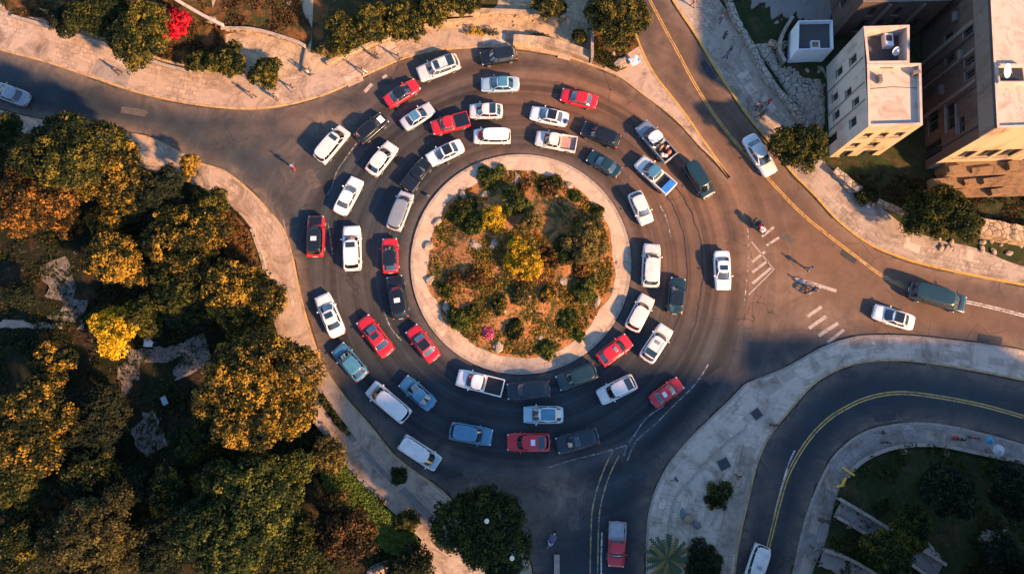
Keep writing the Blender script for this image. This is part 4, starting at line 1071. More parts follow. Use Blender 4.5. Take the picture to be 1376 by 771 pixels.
    PR[kind] = (r, L, Wd); return r
def override(root, name, mat):
    for c_ in root.children:
        if c_.name.split('.')[0] == name:
            for s_ in c_.material_slots: s_.material = mat
FLAT = {'black_roof': flat('gloss_black_roof', (.008,.010,.012), .12, 0, .2, 2, 1), 'blue_roof': flat('blue_glass_roof', (.05,.18,.28), .12, 0, .2, 2, 1),
        'dullblack': flat('dull_black', (.012,.014,.016), .5)}
used = set()
def add_extra(root, kind, what):
    L, Wd = PR[kind][1:]; 
    zr = {'sedan':1.485,'hatch':1.565,'suv':1.795,'van':1.995,'pickup':1.775}[kind]
    xb, xc, wt = {'sedan':(.32,-.98,.69),'hatch':(.42,-1.35,.72),'suv':(.62,-1.95,.79),'van':(1.12,-2.28,.84),'pickup':(.85,-.25,.78)}[kind]
    if what == 'sunroof': m = MB(); m.bbox(xb-.75, xb-.2, -wt*.62, wt*.62, zr-.03, zr+.012, .01); m.build('sunroof', M['glass'], root)
    elif what == 'rearpane': m = MB(); m.bbox(xc+.1, xc+.85, -wt*.85, wt*.85, zr-.06, zr+.008, .01); m.build('rear_roof_pane', M['glass'], root)
    elif what == 'bigpane': m = MB(); m.bbox(xc+.12, xb-.15, -wt*.84, wt*.84, zr-.05, zr+.010, .02); m.build('glass_roof', FLAT['black_roof'], root)
    elif what == 'bluepane': m = MB(); m.bbox(xc+.12, xb-.15, -wt*.84, wt*.84, zr-.05, zr+.010, .02); m.build('glass_roof', FLAT['blue_roof'], root)
    elif what == 'whitepatch': m = MB(); m.bbox(-.75, -.25, -.32, .32, zr-.03, zr+.03, .01); m.build('roof_panel', M['b_white'], root)
    elif what == 'hatchpane': m = MB(); m.bbox(-.2,.2,-.3,.3, zr-.03, zr+.03, .02); m.build('roof_vent', M['metal'], root)
    elif what == 'whitehood': m = MB(); m.bbox(1.35, 2.15, -.45, .45, 1.02 if kind=='suv' else .84, 1.085 if kind=='suv' else .90, .02); m.build('hood_panel', PAINT['white'], root)
    elif what == 'bedcover': m = MB(); m.bbox(-L/2+.1, -.66, -Wd/2+.1, Wd/2-.1, 1.02, 1.115, .02); m.build('bed_cover', FLAT['black_roof'], root)
def vehicle(kind, px, py, deg, lpx, colr, label, extras=(), roof=None, body=None, group='vehicles circling the roundabout', cat=None, trim=None, wid=1.0):
    c = P(px, py, .75); c.z = 0
    e0 = P(px-math.cos(R(deg))*lpx/2, py+math.sin(R(deg))*lpx/2, .75); e1 = P(px+math.cos(R(deg))*lpx/2, py-math.sin(R(deg))*lpx/2, .75)
    Lm = (e1-e0).length; ang = math.atan2(e1.y-e0.y, e1.x-e0.x)
    if kind not in PR: proto(kind)
    r0 = PR[kind][0]
    o = copy_tree(r0)
    o.location = (c.x, c.y, .006); o.rotation_euler.z = ang
    sx = Lm/PR[kind][1]
    if kind == 'van' and lpx < 70: sx *= .96; wid *= .95
    o.scale = (sx, min(1.15, max(.98, .5+sx*.55))*wid, min(1.0, max(.88, sx*.95))*(.92 if kind in ('van','suv') else 1))
    pm = PAINT[colr]
    for n_ in ('body','pillar','roof','wing_mirror','bed_side'): override(o, n_, pm)
    if roof: override(o, 'roof', FLAT.get(roof) or PAINT[roof])
    if trim: override(o, 'pillar', PAINT[trim]); override(o, 'body', PAINT[trim])
    for x in extras: add_extra(o, kind, x)
    tag(o, label, cat or {'sedan':'car','hatch':'car','suv':'suv','van':'van','pickup':'pickup truck'}[kind], group)
    return o
RG = 'vehicles circling the roundabout'
V = [
 ('suv',589,91,200,58,'white','white suv with sunroof and black rear pane ahead of the topmost black suv',('sunroof','rearpane')),
 ('suv',670,75,190,49,'black','black suv with black roof hugging the top kerb of the ring road',('bigpane',),'black_roof'),
 ('sedan',672,113,181,52,'lightblue','pale blue sedan with a blue glass roof just below the topmost black suv',('bluepane',)),
 ('sedan',540,125,33,50,'red','red car with a black roof beside the upper left kerb',(),'black_roof'),
 ('sedan',561,156,33,48,'silver','silver grey sedan with blue glass roof below the black roofed red car',('bluepane',)),
 ('pickup',605,166,195,52,'red','red pickup truck with a black covered bed at eleven o\'clock of the ring',('bedcover',)),
 ('hatch',653,149,180,45,'white','short white hatchback right of the red pickup with black bed',('rearpane',)),
 ('van',661,183,180,52,'white','white van directly below the short white hatchback at the top of the island',()),
 ('suv',499,172,41,47,'black','black suv with a white panel on its bonnet in the upper left of the ring',('whitehood',)),
 ('van',446,194,50,58,'white','white van with dark roof hatch at the upper left mouth of the ring',('sunroof',),),
 ('hatch',513,213,52,50,'white','white hatchback below the black suv with the white bonnet panel',()),
 ('sedan',598,205,205,52,'white','white sedan with a dark glass roof touching the upper left edge of the island kerb',('bigpane',)),
 ('sedan',468,263,62,54,'white','white sedan heading up at ten o\'clock of the second lane',()),
 ('pickup',560,235,53,48,'black','black pickup truck squeezed ahead of the silver van, next to the island',('bedcover',)),
 ('van',538,283,69,56,'silver','silver van with grey roof right behind the black pickup',(),'grey'),
 ('suv',424,317,88,55,'black','black suv with red sides in the outermost lane at the left',('whitepatch',),'black_roof',None,RG,None,None),
 ('suv',473,333,91,60,'white','large white suv with a roof hatch, left of the small red car with black roof',('sunroof',)),
 ('hatch',524,343,92,47,'red','small red car with a black roof behind the silver van, left of the island',(),'black_roof'),
 ('suv',534,399,99,58,'black','black suv behind the small red car with black roof, close to the island',('whitepatch',)),
 ('sedan',443,423,113,60,'white','white sedan with a blue sunroof in the outermost lane at the lower left',('sunroof',)),
 ('sedan',504,451,127,60,'red','red sedan with red roof and bonnet at eight o\'clock, left of the other red car',('sunroof',)),
 ('sedan',568,461,128,54,'red','red car with a long black glass roof beside the lower left of the island',('bigpane',)),
 ('hatch',470,486,130,54,'blue','blue hatchback below the white sedan with blue sunroof at the lower left',('bluepane',)),
 ('van',522,540,140,68,'white','long plain white van at seven o\'clock of the ring',()),
 ('sedan',561,528,139,54,'blue','blue sedan with silver front right beside the long white van',('bluepane',),None),
 ('van',564,608,-33,62,'white','white van with light blue bonnet near the bottom left kerb',()),
 ('pickup',645,514,166,64,'white','white pickup truck with a black bed just below the island',()),
 ('suv',710,524,184,58,'navy','dark suv following the white pickup below the island',()),
 ('suv',775,506,200,55,'bluegreen','dark teal suv at five o\'clock beside the island kerb',()),
 ('hatch',826,470,37,50,'red','red hatchback beside the lower right of the island kerb',('hatchpane',)),
 ('suv',860,420,63,51,'white','white suv right of the island, above the red hatchback',()),
 ('suv',882,461,57,54,'white','white suv with dark roof panes at four o\'clock of the second lane',('rearpane','hatchpane')),
 ('suv',829,523,206,54,'white','white suv heading down left at five o\'clock of the second lane',('rearpane',)),
 ('sedan',896,527,36,48,'red','red sedan alone in the outer lane at the lower right',('whitepatch',)),
 ('hatch',730,557,180,54,'white','white car with silver bonnet above the red suv at the bottom of the ring',('bluepane',)),
 ('suv',710,594,180,58,'red','red suv with a white roof panel at the very bottom of the ring',('whitepatch','rearpane')),
 ('suv',776,592,194,58,'navy','dark navy suv right behind the red suv at the bottom of the ring',('sunroof',)),
 ('suv',633,583,-10,58,'blue','light blue suv left of the red suv at the bottom of the ring',()),
 ('hatch',909,397,84,49,'bluegreen','small dark teal hatchback right of the white suv at three o\'clock',('bigpane',)),
 ('suv',875,356,88,58,'white','white suv heading straight up at the right of the island',()),
 ('sedan',971,363,-87,53,'white','white sedan with small black sunroof, rightmost car of the ring beside the hatched paint',('sunroof',)),
 ('hatch',861,279,-66,46,'white','white car heading down close to the upper right of the island',()),
 ('pickup',880,235,138,60,'white','white pickup truck with blue tailgate and blue cab roof',(),'blue'),
 ('pickup',881,190,131,62,'grey','grey pickup truck with people and sacks in its bed',(),'white'),
 ('van',939,241,-57,56,'bluegreen','dark teal van in the outer lane at the upper right',()),
 ('suv',807,181,158,53,'black','black suv above the dark teal sedan at one o\'clock',()),
 ('sedan',812,220,149,48,'bluegreen','dark teal sedan beside the upper right kerb of the island',(),),
 ('pickup',747,190,170,56,'white','white pickup truck with a dusty open bed at twelve o\'clock beside the island',()),
 ('sedan',738,156,168,52,'white','white sedan with a dark glass roof above the white pickup at twelve o\'clock',('bigpane',)),
 ('sedan',778,132,166,50,'red','red car with a dark windscreen alone in the outer lane at one o\'clock',()),
]
OV = 'vehicles on the roads leading to the roundabout'
V2 = [
 ('sedan',1021,208,-58,61,'white','white sedan driving down the shaded upper right road',()),
 ('sedan',1201,426,162,57,'white','white sedan on the right road just above the curved pavement',('bigpane',)),
 ('van',1260,399,-16,78,'bluegreen','long dark teal van on the right road casting a long shadow',()),
 ('sedan',13,126,160,52,'grey','blue grey sedan half cut off at the upper left edge',()),
 ('van',1017,760,-108,60,'white','white van half cut off at the bottom edge on the curved lower right road',('hatchpane',)),
 ('pickup',829,731,-92,61,'red','red pickup truck with a silver rack and bed on the bottom road',()),
]
VEH = {}
for a in V: VEH[(a[1],a[2])] = vehicle(*a)
for a in V2: VEH[(a[1],a[2])] = vehicle(*a, group=OV)
PAINT['pearl'] = flat('pearl_car_paint', (.66,.64,.60), .3, .1, .1, 1.2, .8); PAINT['offwhite'] = flat('dusty_white_car_paint', (.60,.575,.55), .45, 0, .18, 1.5, .5)
PAINT['darkred'] = flat('dark_red_car_paint', (.36,.012,.02), .3, .1, .1, 1.2, .8)
FLAT['smoke'] = flat('clear_glass', (.05,.065,.075), .06, 0, .3, 1.5, 1, 0, .9); FLAT['deep'] = flat('deep_tinted_glass', (.004,.006,.008), .05, 0, .2, 1, 1, 0, .9)
rv = random.Random(8)
for k_, o in VEH.items():
    names = {c_.name.split('.')[0]: c_ for c_ in o.children}
    base = next((s_.material for s_ in names['body'].material_slots), None)
    if base == PAINT['white'] and rv.random() < .45:
        nm_ = rv.choice(['pearl','offwhite'])
        for n_ in ('body','pillar','wing_mirror','bed_side'): override(o, n_, PAINT[nm_])
        if names['roof'].material_slots[0].material == PAINT['white']: override(o, 'roof', PAINT[nm_])
    g_ = rv.random()
    if g_ < .6:
        for n_ in ('windscreen','rear_window','side_window'): override(o, n_, FLAT['smoke' if g_ < .25 else 'deep'])
    if rv.random() < .5:
        for c_ in list(o.children):
            if c_.name.startswith('roof_rail'): bpy.data.objects.remove(c_)
for k, (r0, *_ ) in PR.items():
    for c_ in list(r0.children_recursive): bpy.data.objects.remove(c_)
    bpy.data.objects.remove(r0)
# individual looks
o = VEH[(424,317)]; override(o, 'body', PAINT['red']); override(o, 'pillar', PAINT['black'])
m = MB(); m.bbox(1.3,2.25,-.72,.72,1.0,1.085,.03); m.build('bonnet', PAINT['black'], o)
o = VEH[(564,608)]; m = MB(); m.bbox(1.95,2.42,-.78,.78,.96,1.10,.05); m.build('bonnet', PAINT['lightblue'], o)
o = VEH[(730,557)]; override(o, 'body', PAINT['lightblue'])
o = VEH[(880,235)]; m = MB(); m.bbox(-2.6,-1.7,-.84,.84,.71,1.09,.03); m.build('blue_box', flat('bright_blue_plastic', (.03,.18,.55), .4), o)
o = VEH[(829,731)]; override(o, 'bed_side', M['metal']); override(o, 'bed_floor', M['rim'])
m = MB()
for x in (-2.4,-1.5,-.75):
    m.tube([(x,-.85,1.1),(x,-.85,1.75),(x,.85,1.75),(x,.85,1.1)], .035, 6)
for y in (-.85,-.3,.3,.85): m.tube([(-2.4,y,1.76),(-.75,y,1.76)], .025, 6)
m.build('bed_rack', M['metal'], o)
o = VEH[(747,190)]; override(o, 'bed_floor', flat('dusty_bed', (.34,.22,.20), .9))
o = VEH[(738,156)]; m = MB(); m.ball((-2.15,.35,1.02),(.3,.34,.2),10,6); m.build('boot_bag', flat('dark_blue_vinyl', (.02,.05,.14), .5), o, True)
# ================================================================ VEGETATION
def leaf_mesh(name, centres, radii, tone, n_per, size, seed, up=.25, flatk=.8, hemi=-.35):
    """leaf quads on the skins of many small clumps; centres Kx3, radii K, tone K, n_per K ints"""
    rg = np.random.default_rng(seed)
    idx = np.repeat(np.arange(len(centres)), n_per); n = len(idx)
    d = rg.normal(size=(n,3)); d /= np.linalg.norm(d, axis=1)[:,None]
    low = d[:,2] < hemi; d[low,2] *= -1
    c = centres[idx]+d*(radii[idx]*rg.uniform(.72,1.08,n))[:,None]*np.array([1,1,flatk])
    nrm = d+rg.normal(size=(n,3))*.55; nrm[:,2] += up; nrm /= np.linalg.norm(nrm, axis=1)[:,None]
    t = np.cross(nrm, rg.normal(size=(n,3))); t /= np.linalg.norm(t, axis=1)[:,None]; b = np.cross(nrm, t)
    s = size*rg.uniform(.6,1.35,n)[:,None]; w = s*rg.uniform(.5,.85,n)[:,None]
    v = np.stack([c-t*s, c-b*w*.9+nrm*s*.15, c+t*s, c+b*w*.9+nrm*s*.15], 1).reshape(-1,3)
    tn = np.clip(np.repeat(tone[idx]+rg.normal(size=n)*.16, 4), 0, 1)
    me = bpy.data.meshes.new(name); me.vertices.add(4*n); me.vertices.foreach_set('co', v.astype(np.float32).ravel())
    me.loops.add(4*n); me.loops.foreach_set('vertex_index', np.arange(4*n, dtype=np.int32))
    me.polygons.add(n); me.polygons.foreach_set('loop_start', np.arange(0,4*n,4,dtype=np.int32)); me.update(calc_edges=True)
    a = me.attributes.new('tone', 'FLOAT', 'POINT'); a.data.foreach_set('value', tn.astype(np.float32))
    return me
def crown(r, rz, seed, clump=.55, density=1.0, lobes=5, leaf=.17, bright=.5, gap=0.0, sx=1, sy=1, tonevar=.22):
    rg = np.random.default_rng(seed)
    L = [(rg.uniform(-.12,.12),rg.uniform(-.12,.12),0,.60)]
    for i in range(lobes):
        a = 2*math.pi*(i+rg.uniform(-.3,.7))/lobes; q = rg.uniform(.38,.78)
        L.append((q*math.cos(a), q*math.sin(a), rg.uniform(-.5,.25), rg.uniform(.22,.50)))
    C = []; T = []
    for (lx,ly,lz,lr) in L:
        K = max(5, int(3.4*density*(lr*r/clump)**2*1.7)); lt = rg.normal()*.10
        d = rg.normal(size=(K,3)); d /= np.linalg.norm(d,axis=1)[:,None]; d[:,2] = np.where(d[:,2]<-.25, -d[:,2], d[:,2])
        rad = lr*rg.uniform(.80,1.12,K); C.append(np.array([lx,ly,lz])+d*rad[:,None]); T.append(bright+lt+rg.normal(size=K)*tonevar)
    C = np.concatenate(C); T = np.concatenate(T); keep = np.ones(len(C), bool)
    for (lx,ly,lz,lr) in L: keep &= np.linalg.norm(C-np.array([lx,ly,lz]),axis=1) > lr*.72
    if gap: keep &= np.array([noise.noise(Vector((c[0]*2.6+seed, c[1]*2.6, c[2]*2))) > -0.5+gap for c in C])
    C = C[keep]*np.array([r*sx, r*sy, rz]); T = T[keep]
    R_ = clump*rg.uniform(.65,1.35,len(C)); n = np.maximum(8, (34*(R_/.55)**1.6*(.17/leaf)**1.6)).astype(int)
    # inner mass that closes the crown (deeper shoots of the same leaf)
    K = int(26*density*(r/3)**2)+6; d = rg.normal(size=(K,3)); d /= np.linalg.norm(d,axis=1)[:,None]
    C2 = d*rg.uniform(.15,.62,K)[:,None]*np.array([r*sx,r*sy,rz*.8]); R2 = np.full(K, clump*1.5)
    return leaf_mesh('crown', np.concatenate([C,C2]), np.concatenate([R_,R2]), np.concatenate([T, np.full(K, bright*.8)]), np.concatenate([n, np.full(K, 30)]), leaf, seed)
def trunk_mb(h, r, rc, seed, limbs=5):
    rnd = random.Random(seed); m = MB(); top = (rnd.uniform(-.2,.2), rnd.uniform(-.2,.2), h)
    m.tube([(0,0,-.4),(0,0,.15),(top[0]*.4,top[1]*.4,h*.5),top], [r*1.5,r*1.05,r*.85,r*.6], 9)
    for i in range(limbs):
        a = 2*math.pi*(i+rnd.random()*.6)/limbs; q = rc*rnd.uniform(.45,.75); z0 = h*rnd.uniform(.6,.98)
        k = z0/h; s0 = (top[0]*k, top[1]*k, z0)
        m.tube([s0, (s0[0]+q*.45*math.cos(a), s0[1]+q*.45*math.sin(a), z0+rc*.28), (q*math.cos(a), q*math.sin(a), z0+rc*rnd.uniform(.35,.6))], [r*.5,r*.32,r*.12], 6)
    return m
seedc = [100]
def tree(px, py, rpx, pal, label, h=None, group=None, name='tree', cat='tree', gap=0.0, bright=.5, sx=1, sy=1, lobes=8, clump=None, density=1.1, leaf=.15, gz=.15, flat_=.72, tonevar=.30):
    seedc[0] += 1; sd_ = seedc[0]
    r = rpx*S*.93; zc = h if h is not None else 1.6+r*.95
    c = P(px, py, zc); rz = r*flat_
    root = empty(name, (c.x, c.y, gz)); tag(root, label, cat, group)
    trunk_mb(max(.3, zc-rz*.55-gz), max(.05, r*.055), r, sd_).build('trunk', M['bark'], root, True)
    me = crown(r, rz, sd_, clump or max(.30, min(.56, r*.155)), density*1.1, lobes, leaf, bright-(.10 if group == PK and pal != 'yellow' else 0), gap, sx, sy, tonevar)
    me.materials.append(FOL[pal]); o = bpy.data.objects.new('crown', me); o.location = (0,0,zc-gz); link(o, root)
    return root
def shrub(px, py, rpx, pal, label, group=None, z=None, name='shrub', gz=.6, leaf=.11, bright=.5, sx=1, sy=1, h=.5, cat='shrub', tonevar=.30):
    seedc[0] += 1; sd_ = seedc[0]; r = rpx*S*1.08; c = P(px, py, gz+r*h*.6)
    root = empty(name, (c.x, c.y, gz)); tag(root, label, cat, group)
    m = MB(); rnd = random.Random(sd_)
    for i in range(4):
        a = i*1.6+rnd.random(); m.tube([(0,0,-.2),(.3*r*math.cos(a),.3*r*math.sin(a),r*h*.5),(.6*r*math.cos(a),.6*r*math.sin(a),r*h*.9)], [.05,.035,.015], 5)
    m.build('stem', M['bark'], root)
    me = crown(r, r*h, sd_, max(.14, min(.34, r*.2)), 1.0, 7, leaf, bright, .12, sx, sy, tonevar)
    me.materials.append(FOL[pal]); o = bpy.data.objects.new('foliage', me); o.location = (0,0,r*h*.45); link(o, root)
    return root
FOL['parkgreen'] = foliage('park_green_leaves', (.005,.014,.007), (.022,.042,.012), (.15,.15,.025))
FOL['ivy'] = foliage('ivy_leaves', (.02,.04,.01), (.06,.10,.02), (.14,.19,.035))
PK = 'trees of the park on the left'
T = tree
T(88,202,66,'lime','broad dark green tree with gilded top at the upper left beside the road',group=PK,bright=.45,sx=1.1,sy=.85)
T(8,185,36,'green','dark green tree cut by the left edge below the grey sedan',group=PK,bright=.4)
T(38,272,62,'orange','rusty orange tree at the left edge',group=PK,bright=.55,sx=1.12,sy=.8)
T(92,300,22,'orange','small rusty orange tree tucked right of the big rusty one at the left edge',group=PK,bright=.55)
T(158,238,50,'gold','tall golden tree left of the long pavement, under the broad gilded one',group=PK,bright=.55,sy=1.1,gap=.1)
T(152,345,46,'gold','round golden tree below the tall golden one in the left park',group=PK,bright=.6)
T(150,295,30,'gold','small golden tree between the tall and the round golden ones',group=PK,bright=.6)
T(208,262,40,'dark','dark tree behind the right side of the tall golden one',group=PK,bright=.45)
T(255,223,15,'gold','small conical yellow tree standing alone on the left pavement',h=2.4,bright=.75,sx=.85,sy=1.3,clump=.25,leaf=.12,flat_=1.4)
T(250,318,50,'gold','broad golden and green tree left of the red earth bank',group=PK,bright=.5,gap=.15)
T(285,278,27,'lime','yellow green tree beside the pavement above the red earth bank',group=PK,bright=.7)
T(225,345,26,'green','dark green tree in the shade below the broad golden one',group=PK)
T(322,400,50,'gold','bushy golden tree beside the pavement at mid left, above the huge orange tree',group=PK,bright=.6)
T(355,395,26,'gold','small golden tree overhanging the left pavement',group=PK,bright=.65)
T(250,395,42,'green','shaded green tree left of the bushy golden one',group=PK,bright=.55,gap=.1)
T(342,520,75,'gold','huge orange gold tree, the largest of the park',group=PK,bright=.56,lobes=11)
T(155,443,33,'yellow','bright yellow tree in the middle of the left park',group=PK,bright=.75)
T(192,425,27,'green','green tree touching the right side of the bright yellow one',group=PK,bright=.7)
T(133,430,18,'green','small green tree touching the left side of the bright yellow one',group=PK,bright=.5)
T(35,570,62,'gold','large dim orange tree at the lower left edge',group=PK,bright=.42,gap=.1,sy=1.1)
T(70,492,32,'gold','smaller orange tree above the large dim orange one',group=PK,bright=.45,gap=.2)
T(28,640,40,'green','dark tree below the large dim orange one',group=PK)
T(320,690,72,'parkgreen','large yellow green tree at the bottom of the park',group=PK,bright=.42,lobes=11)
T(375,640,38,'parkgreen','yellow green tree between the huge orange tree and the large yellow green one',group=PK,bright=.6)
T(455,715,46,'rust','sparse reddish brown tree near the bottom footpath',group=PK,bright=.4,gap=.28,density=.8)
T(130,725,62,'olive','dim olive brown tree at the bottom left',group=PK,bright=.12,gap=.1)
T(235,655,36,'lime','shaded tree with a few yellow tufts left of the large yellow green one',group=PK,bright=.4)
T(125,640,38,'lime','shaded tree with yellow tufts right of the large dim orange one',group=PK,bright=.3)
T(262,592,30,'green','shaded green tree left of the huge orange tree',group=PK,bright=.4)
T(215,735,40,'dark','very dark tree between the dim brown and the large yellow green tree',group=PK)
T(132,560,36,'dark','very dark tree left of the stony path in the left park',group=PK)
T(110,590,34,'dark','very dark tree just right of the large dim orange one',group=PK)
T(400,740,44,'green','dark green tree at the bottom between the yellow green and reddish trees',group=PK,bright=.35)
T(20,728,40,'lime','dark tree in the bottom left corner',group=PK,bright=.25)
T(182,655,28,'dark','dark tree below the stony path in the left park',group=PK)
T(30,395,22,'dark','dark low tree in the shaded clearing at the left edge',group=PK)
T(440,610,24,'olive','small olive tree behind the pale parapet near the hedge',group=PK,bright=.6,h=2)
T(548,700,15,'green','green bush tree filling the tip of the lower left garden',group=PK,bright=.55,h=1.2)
T(655,720,58,'green','big dark green tree standing on the pavement tip at the bottom',bright=.35,h=4.5,lobes=11)
T(548,772,36,'dark','dark tree cut by the bottom edge left of the big dark green one',bright=.5,h=3)
TG = 'trees of the upper left garden'
T(188,42,48,'lime','large green and gold tree left of the red blossoming shrub',group=TG,bright=.45)
T(130,18,36,'green','dark tree at the top left edge beside the large green and gold one',group=TG,bright=.3)
T(85,30,24,'dark','dark bare looking tree near the wooden frame at the top left',group=TG,gap=.3)
T(308,80,30,'lime','round green tree on the upper left pavement edge',group=TG,bright=.5,h=2.2)
T(356,96,22,'lime','smaller green tree right of the round green one on the pavement edge',group=TG,bright=.5,h=1.8)
T(268,82,20,'green','low dark tree left of the round green one on the pavement edge',group=TG,bright=.5,h=1.6)
T(235,32,26,'red','bright red bougainvillea bush in the upper left garden',name='bougainvillea',cat='shrub',bright=.5,gap=.15,h=2.6)
RW = 'row of trees above the upper pavement'
T(462,48,30,'lime','leftmost tree of the row above the upper pavement',group=RW,bright=.6,h=2.6)
T(500,32,30,'lime','second tree of the row above the upper pavement',group=RW,bright=.5,h=2.8)
T(542,30,28,'lime','third tree of the row above the upper pavement',group=RW,bright=.45,h=2.8)
T(582,10,30,'lime','fourth tree of the row above the upper pavement',group=RW,bright=.5,h=3)
T(622,2,26,'lime','fifth tree of the row above the upper pavement, cut by the top edge',group=RW,bright=.5,h=3)
T(440,66,14,'olive','little tree at the left foot of the row above the upper pavement',group=RW,bright=.6,h=1.2)
T(737,2,24,'lime','tree cut by the top edge left of the thin garden wall',bright=.45,h=2.6)
T(832,22,42,'lime','green gold tree between the thin garden wall and the upper right road',bright=.5,h=4.2,sy=1.2)
T(780,49,11,'lime','tiny green tree against the thin garden wall',bright=.7,h=1.0)
T(1074,198,35,'green','round green tree on the right pavement below the cream stone house',bright=.5,h=3.6)
T(1254,288,44,'green','big dark green bush tree on the wall above the right pavement',bright=.5,h=3)
T(1298,300,24,'green','smaller green tree right of the big bush tree above the right pavement',bright=.6,h=2.4)
T(1268,655,36,'dark','large dark tree in the middle of the lower right garden',bright=.5,h=4.5)
T(1226,705,28,'green','small tree with yellow green top in the lower right garden',bright=.6,h=4)
T(1362,665,32,'dark','dark tree at the right edge of the lower right garden',bright=.45,h=4.5)
T(1195,745,28,'green','feathery green tree leaning over the long ramp',bright=.4,h=4,gap=.2)
T(1352,752,26,'dark','dark tree at the bottom right corner',bright=.4,h=3.5)
shrub(965,667,15,'green','round dark bush in the pavement between the two lower right roads',gz=.15,bright=.4)
shrub(944,760,25,'dark','dark bush right of the palm at the bottom edge',gz=.15,bright=.6)
shrub(1163,262,15,'green','small green bush beside the right pavement below the old stone house',gz=.2,bright=.4)
shrub(535,638,10,'green','small round bush between the planting beds of the lower left pavement',gz=.15,bright=.5)
# hedges
def hedge(px, wdt, h, pal, label, group=None, gz=.15):
    seedc[0] += 1; pl = cr(W(px), .35); c0 = pl[len(pl)//2]
    root = empty('hedge', (c0.x,c0.y,gz)); tag(root, label, 'hedge', group)
    rg = np.random.default_rng(seedc[0]); C = []
    for p in pl:
        for k in range(3): C.append((p.x-c0.x+rg.uniform(-.5,.5)*wdt*.7, p.y-c0.y+rg.uniform(-.5,.5)*wdt*.7, h*rg.uniform(.35,.85)))
    C = np.array(C); me = leaf_mesh('foliage', C, np.full(len(C), .26), rg.uniform(.3,.7,len(C)), np.full(len(C), 34), .09, seedc[0])
    me.materials.append(FOL[pal]); link(bpy.data.objects.new('foliage', me), root)
    m = MB(); m.tube([(p.x-c0.x,p.y-c0.y,h*.35) for p in pl[::2]], .05, 5); m.build('stem', M['bark'], root)
hedge([(434,533),(446,551),(456,566),(468,580)], .8, .8, 'green', 'long narrow green hedge in the lower left pavement')
hedge([(632,46),(650,47)], 1.1, .7, 'yellow', 'short yellow green hedge on the upper sandstone pavement')
hedge([(654,47),(666,47)], 1.0, .7, 'green', 'short dark green hedge right of the yellow green one on the upper pavement')
hedge([(718,52),(733,52)], .7, .6, 'dark', 'small dark hedge behind the pale stepped stone wall')
# palm
def palm(px, py, rpx, label):
    c = P(px, py, 3.2); r = rpx*S*.85; root = empty('palm_tree', (c.x,c.y,.15)); tag(root, label, 'palm tree')
    m = MB(); m.tube([(0,0,-.2),(.05,0,1.3),(0,0,3.0)], [.26,.2,.18], 10); m.build('trunk', M['bark'], root, True)
    rnd = random.Random(3); 
    for i in range(28):
        a = 2*math.pi*i/28+rnd.uniform(-.1,.1); L = r*rnd.uniform(.8,1.1); m = MB(); lift = rnd.uniform(.1,.9)
        pts = [(L*t*math.cos(a), L*t*math.sin(a), 3.0+lift*t*L*.5-1.3*L*.35*t*t) for t in [k/9 for k in range(10)]]
        m.tube(pts, [.03*(1-k/11) for k in range(10)], 4)
        for k in range(1,10):
            p = Vector(pts[k]); ln = .55*r*.42*(1-.5*k/10)
            for s_ in (-1,1):
                d = Vector((math.cos(a+s_*.95), math.sin(a+s_*.95), -.25))*ln; w_ = Vector((math.cos(a), math.sin(a),0))*.15
                m.add([p-w_, p+w_, p+d+w_*.3, p+d-w_*.3], [(0,1,2,3)])
        m.build('frond', FOL_SOLID[i%3], root)
FOL_SOLID = [flat('palm_green', (.018,.04,.012), .6), flat('palm_olive', (.03,.055,.016), .6), flat('palm_yellow', (.12,.095,.02), .6)]
palm(897,750,29,'palm tree with green and yellow fronds at the bottom edge')

# ---- island planting, read from the photograph
IG = 'shrubs of the roundabout island'
def Z(px, py):   # island mound height
    d = (P(px,py).to_2d()-ic).length; k = min(1, max(0, (10.6-d)/7)); return .14+.85*k*k*(3-2*k)
def I(px, py, r, pal, label, **kw): shrub(px, py, r*.93, {'dark':'green','green':'scrub'}.get(pal, pal), label, IG, gz=Z(px,py), **kw)
I(663,294,17,'yellow','yellow shrub in the upper left of the island',bright=.55,h=1.0)
I(716,300,17,'olive','ochre olive shrub near the top centre of the island',bright=.7,h=1.0)
I(708,350,27,'yellow','large yellow green bush at the centre of the island',bright=.5,h=.8)
I(785,318,34,'olive','large olive tree like bush in the right half of the island',bright=.6,h=1.0,sx=.8,sy=1.2)
I(789,388,19,'green','round green bush at the lower right of the island',bright=.6,h=.9)
I(695,272,20,'green','dark green bush at the top centre of the island',bright=.35,h=.9)
I(622,285,19,'dark','dark bush at the upper left of the island',bright=.6)
I(640,300,18,'green','dark green bush left of the upper left yellow shrub',bright=.3)
I(655,238,14,'green','green bush at the top edge of the island ground',bright=.5)
I(672,230,9,'green','small green bush at the very top of the island ground',bright=.6)
I(765,335,20,'green','dark green bush at the foot of the large olive one',bright=.3)
I(620,430,20,'green','green bush at the lower left of the island',bright=.45)
I(636,418,12,'lime','yellow green bush beside the lower left green one',bright=.5)
I(762,428,13,'green','dark green bush at the lower right above the ring pavement',bright=.35)
I(779,450,8,'green','small green bush on the lower right island pavement',bright=.4)
I(735,470,13,'green','green bush at the bottom edge of the island ground',bright=.45)
I(774,264,10,'green','green bush at the upper right of the island',bright=.4)
I(802,285,9,'lime','yellowish green bush at the right edge of the island ground',bright=.5)
I(808,330,10,'olive','olive bush at the right edge of the island ground',bright=.6)
I(745,245,12,'lime','yellow green bush at the upper right rim of the island',bright=.5)
I(600,390,12,'lime','yellow green bush at the left rim of the island',bright=.6)
I(770,398,10,'gold','small golden bush left of the round green one',bright=.6)
I(705,250,10,'rust','rusty bush near the top of the island',bright=.6)
I(640,372,14,'rust','rusty dry bush at the left centre of the island',bright=.55)
I(612,372,11,'rust','dry reddish bush at the left of the island',bright=.7)
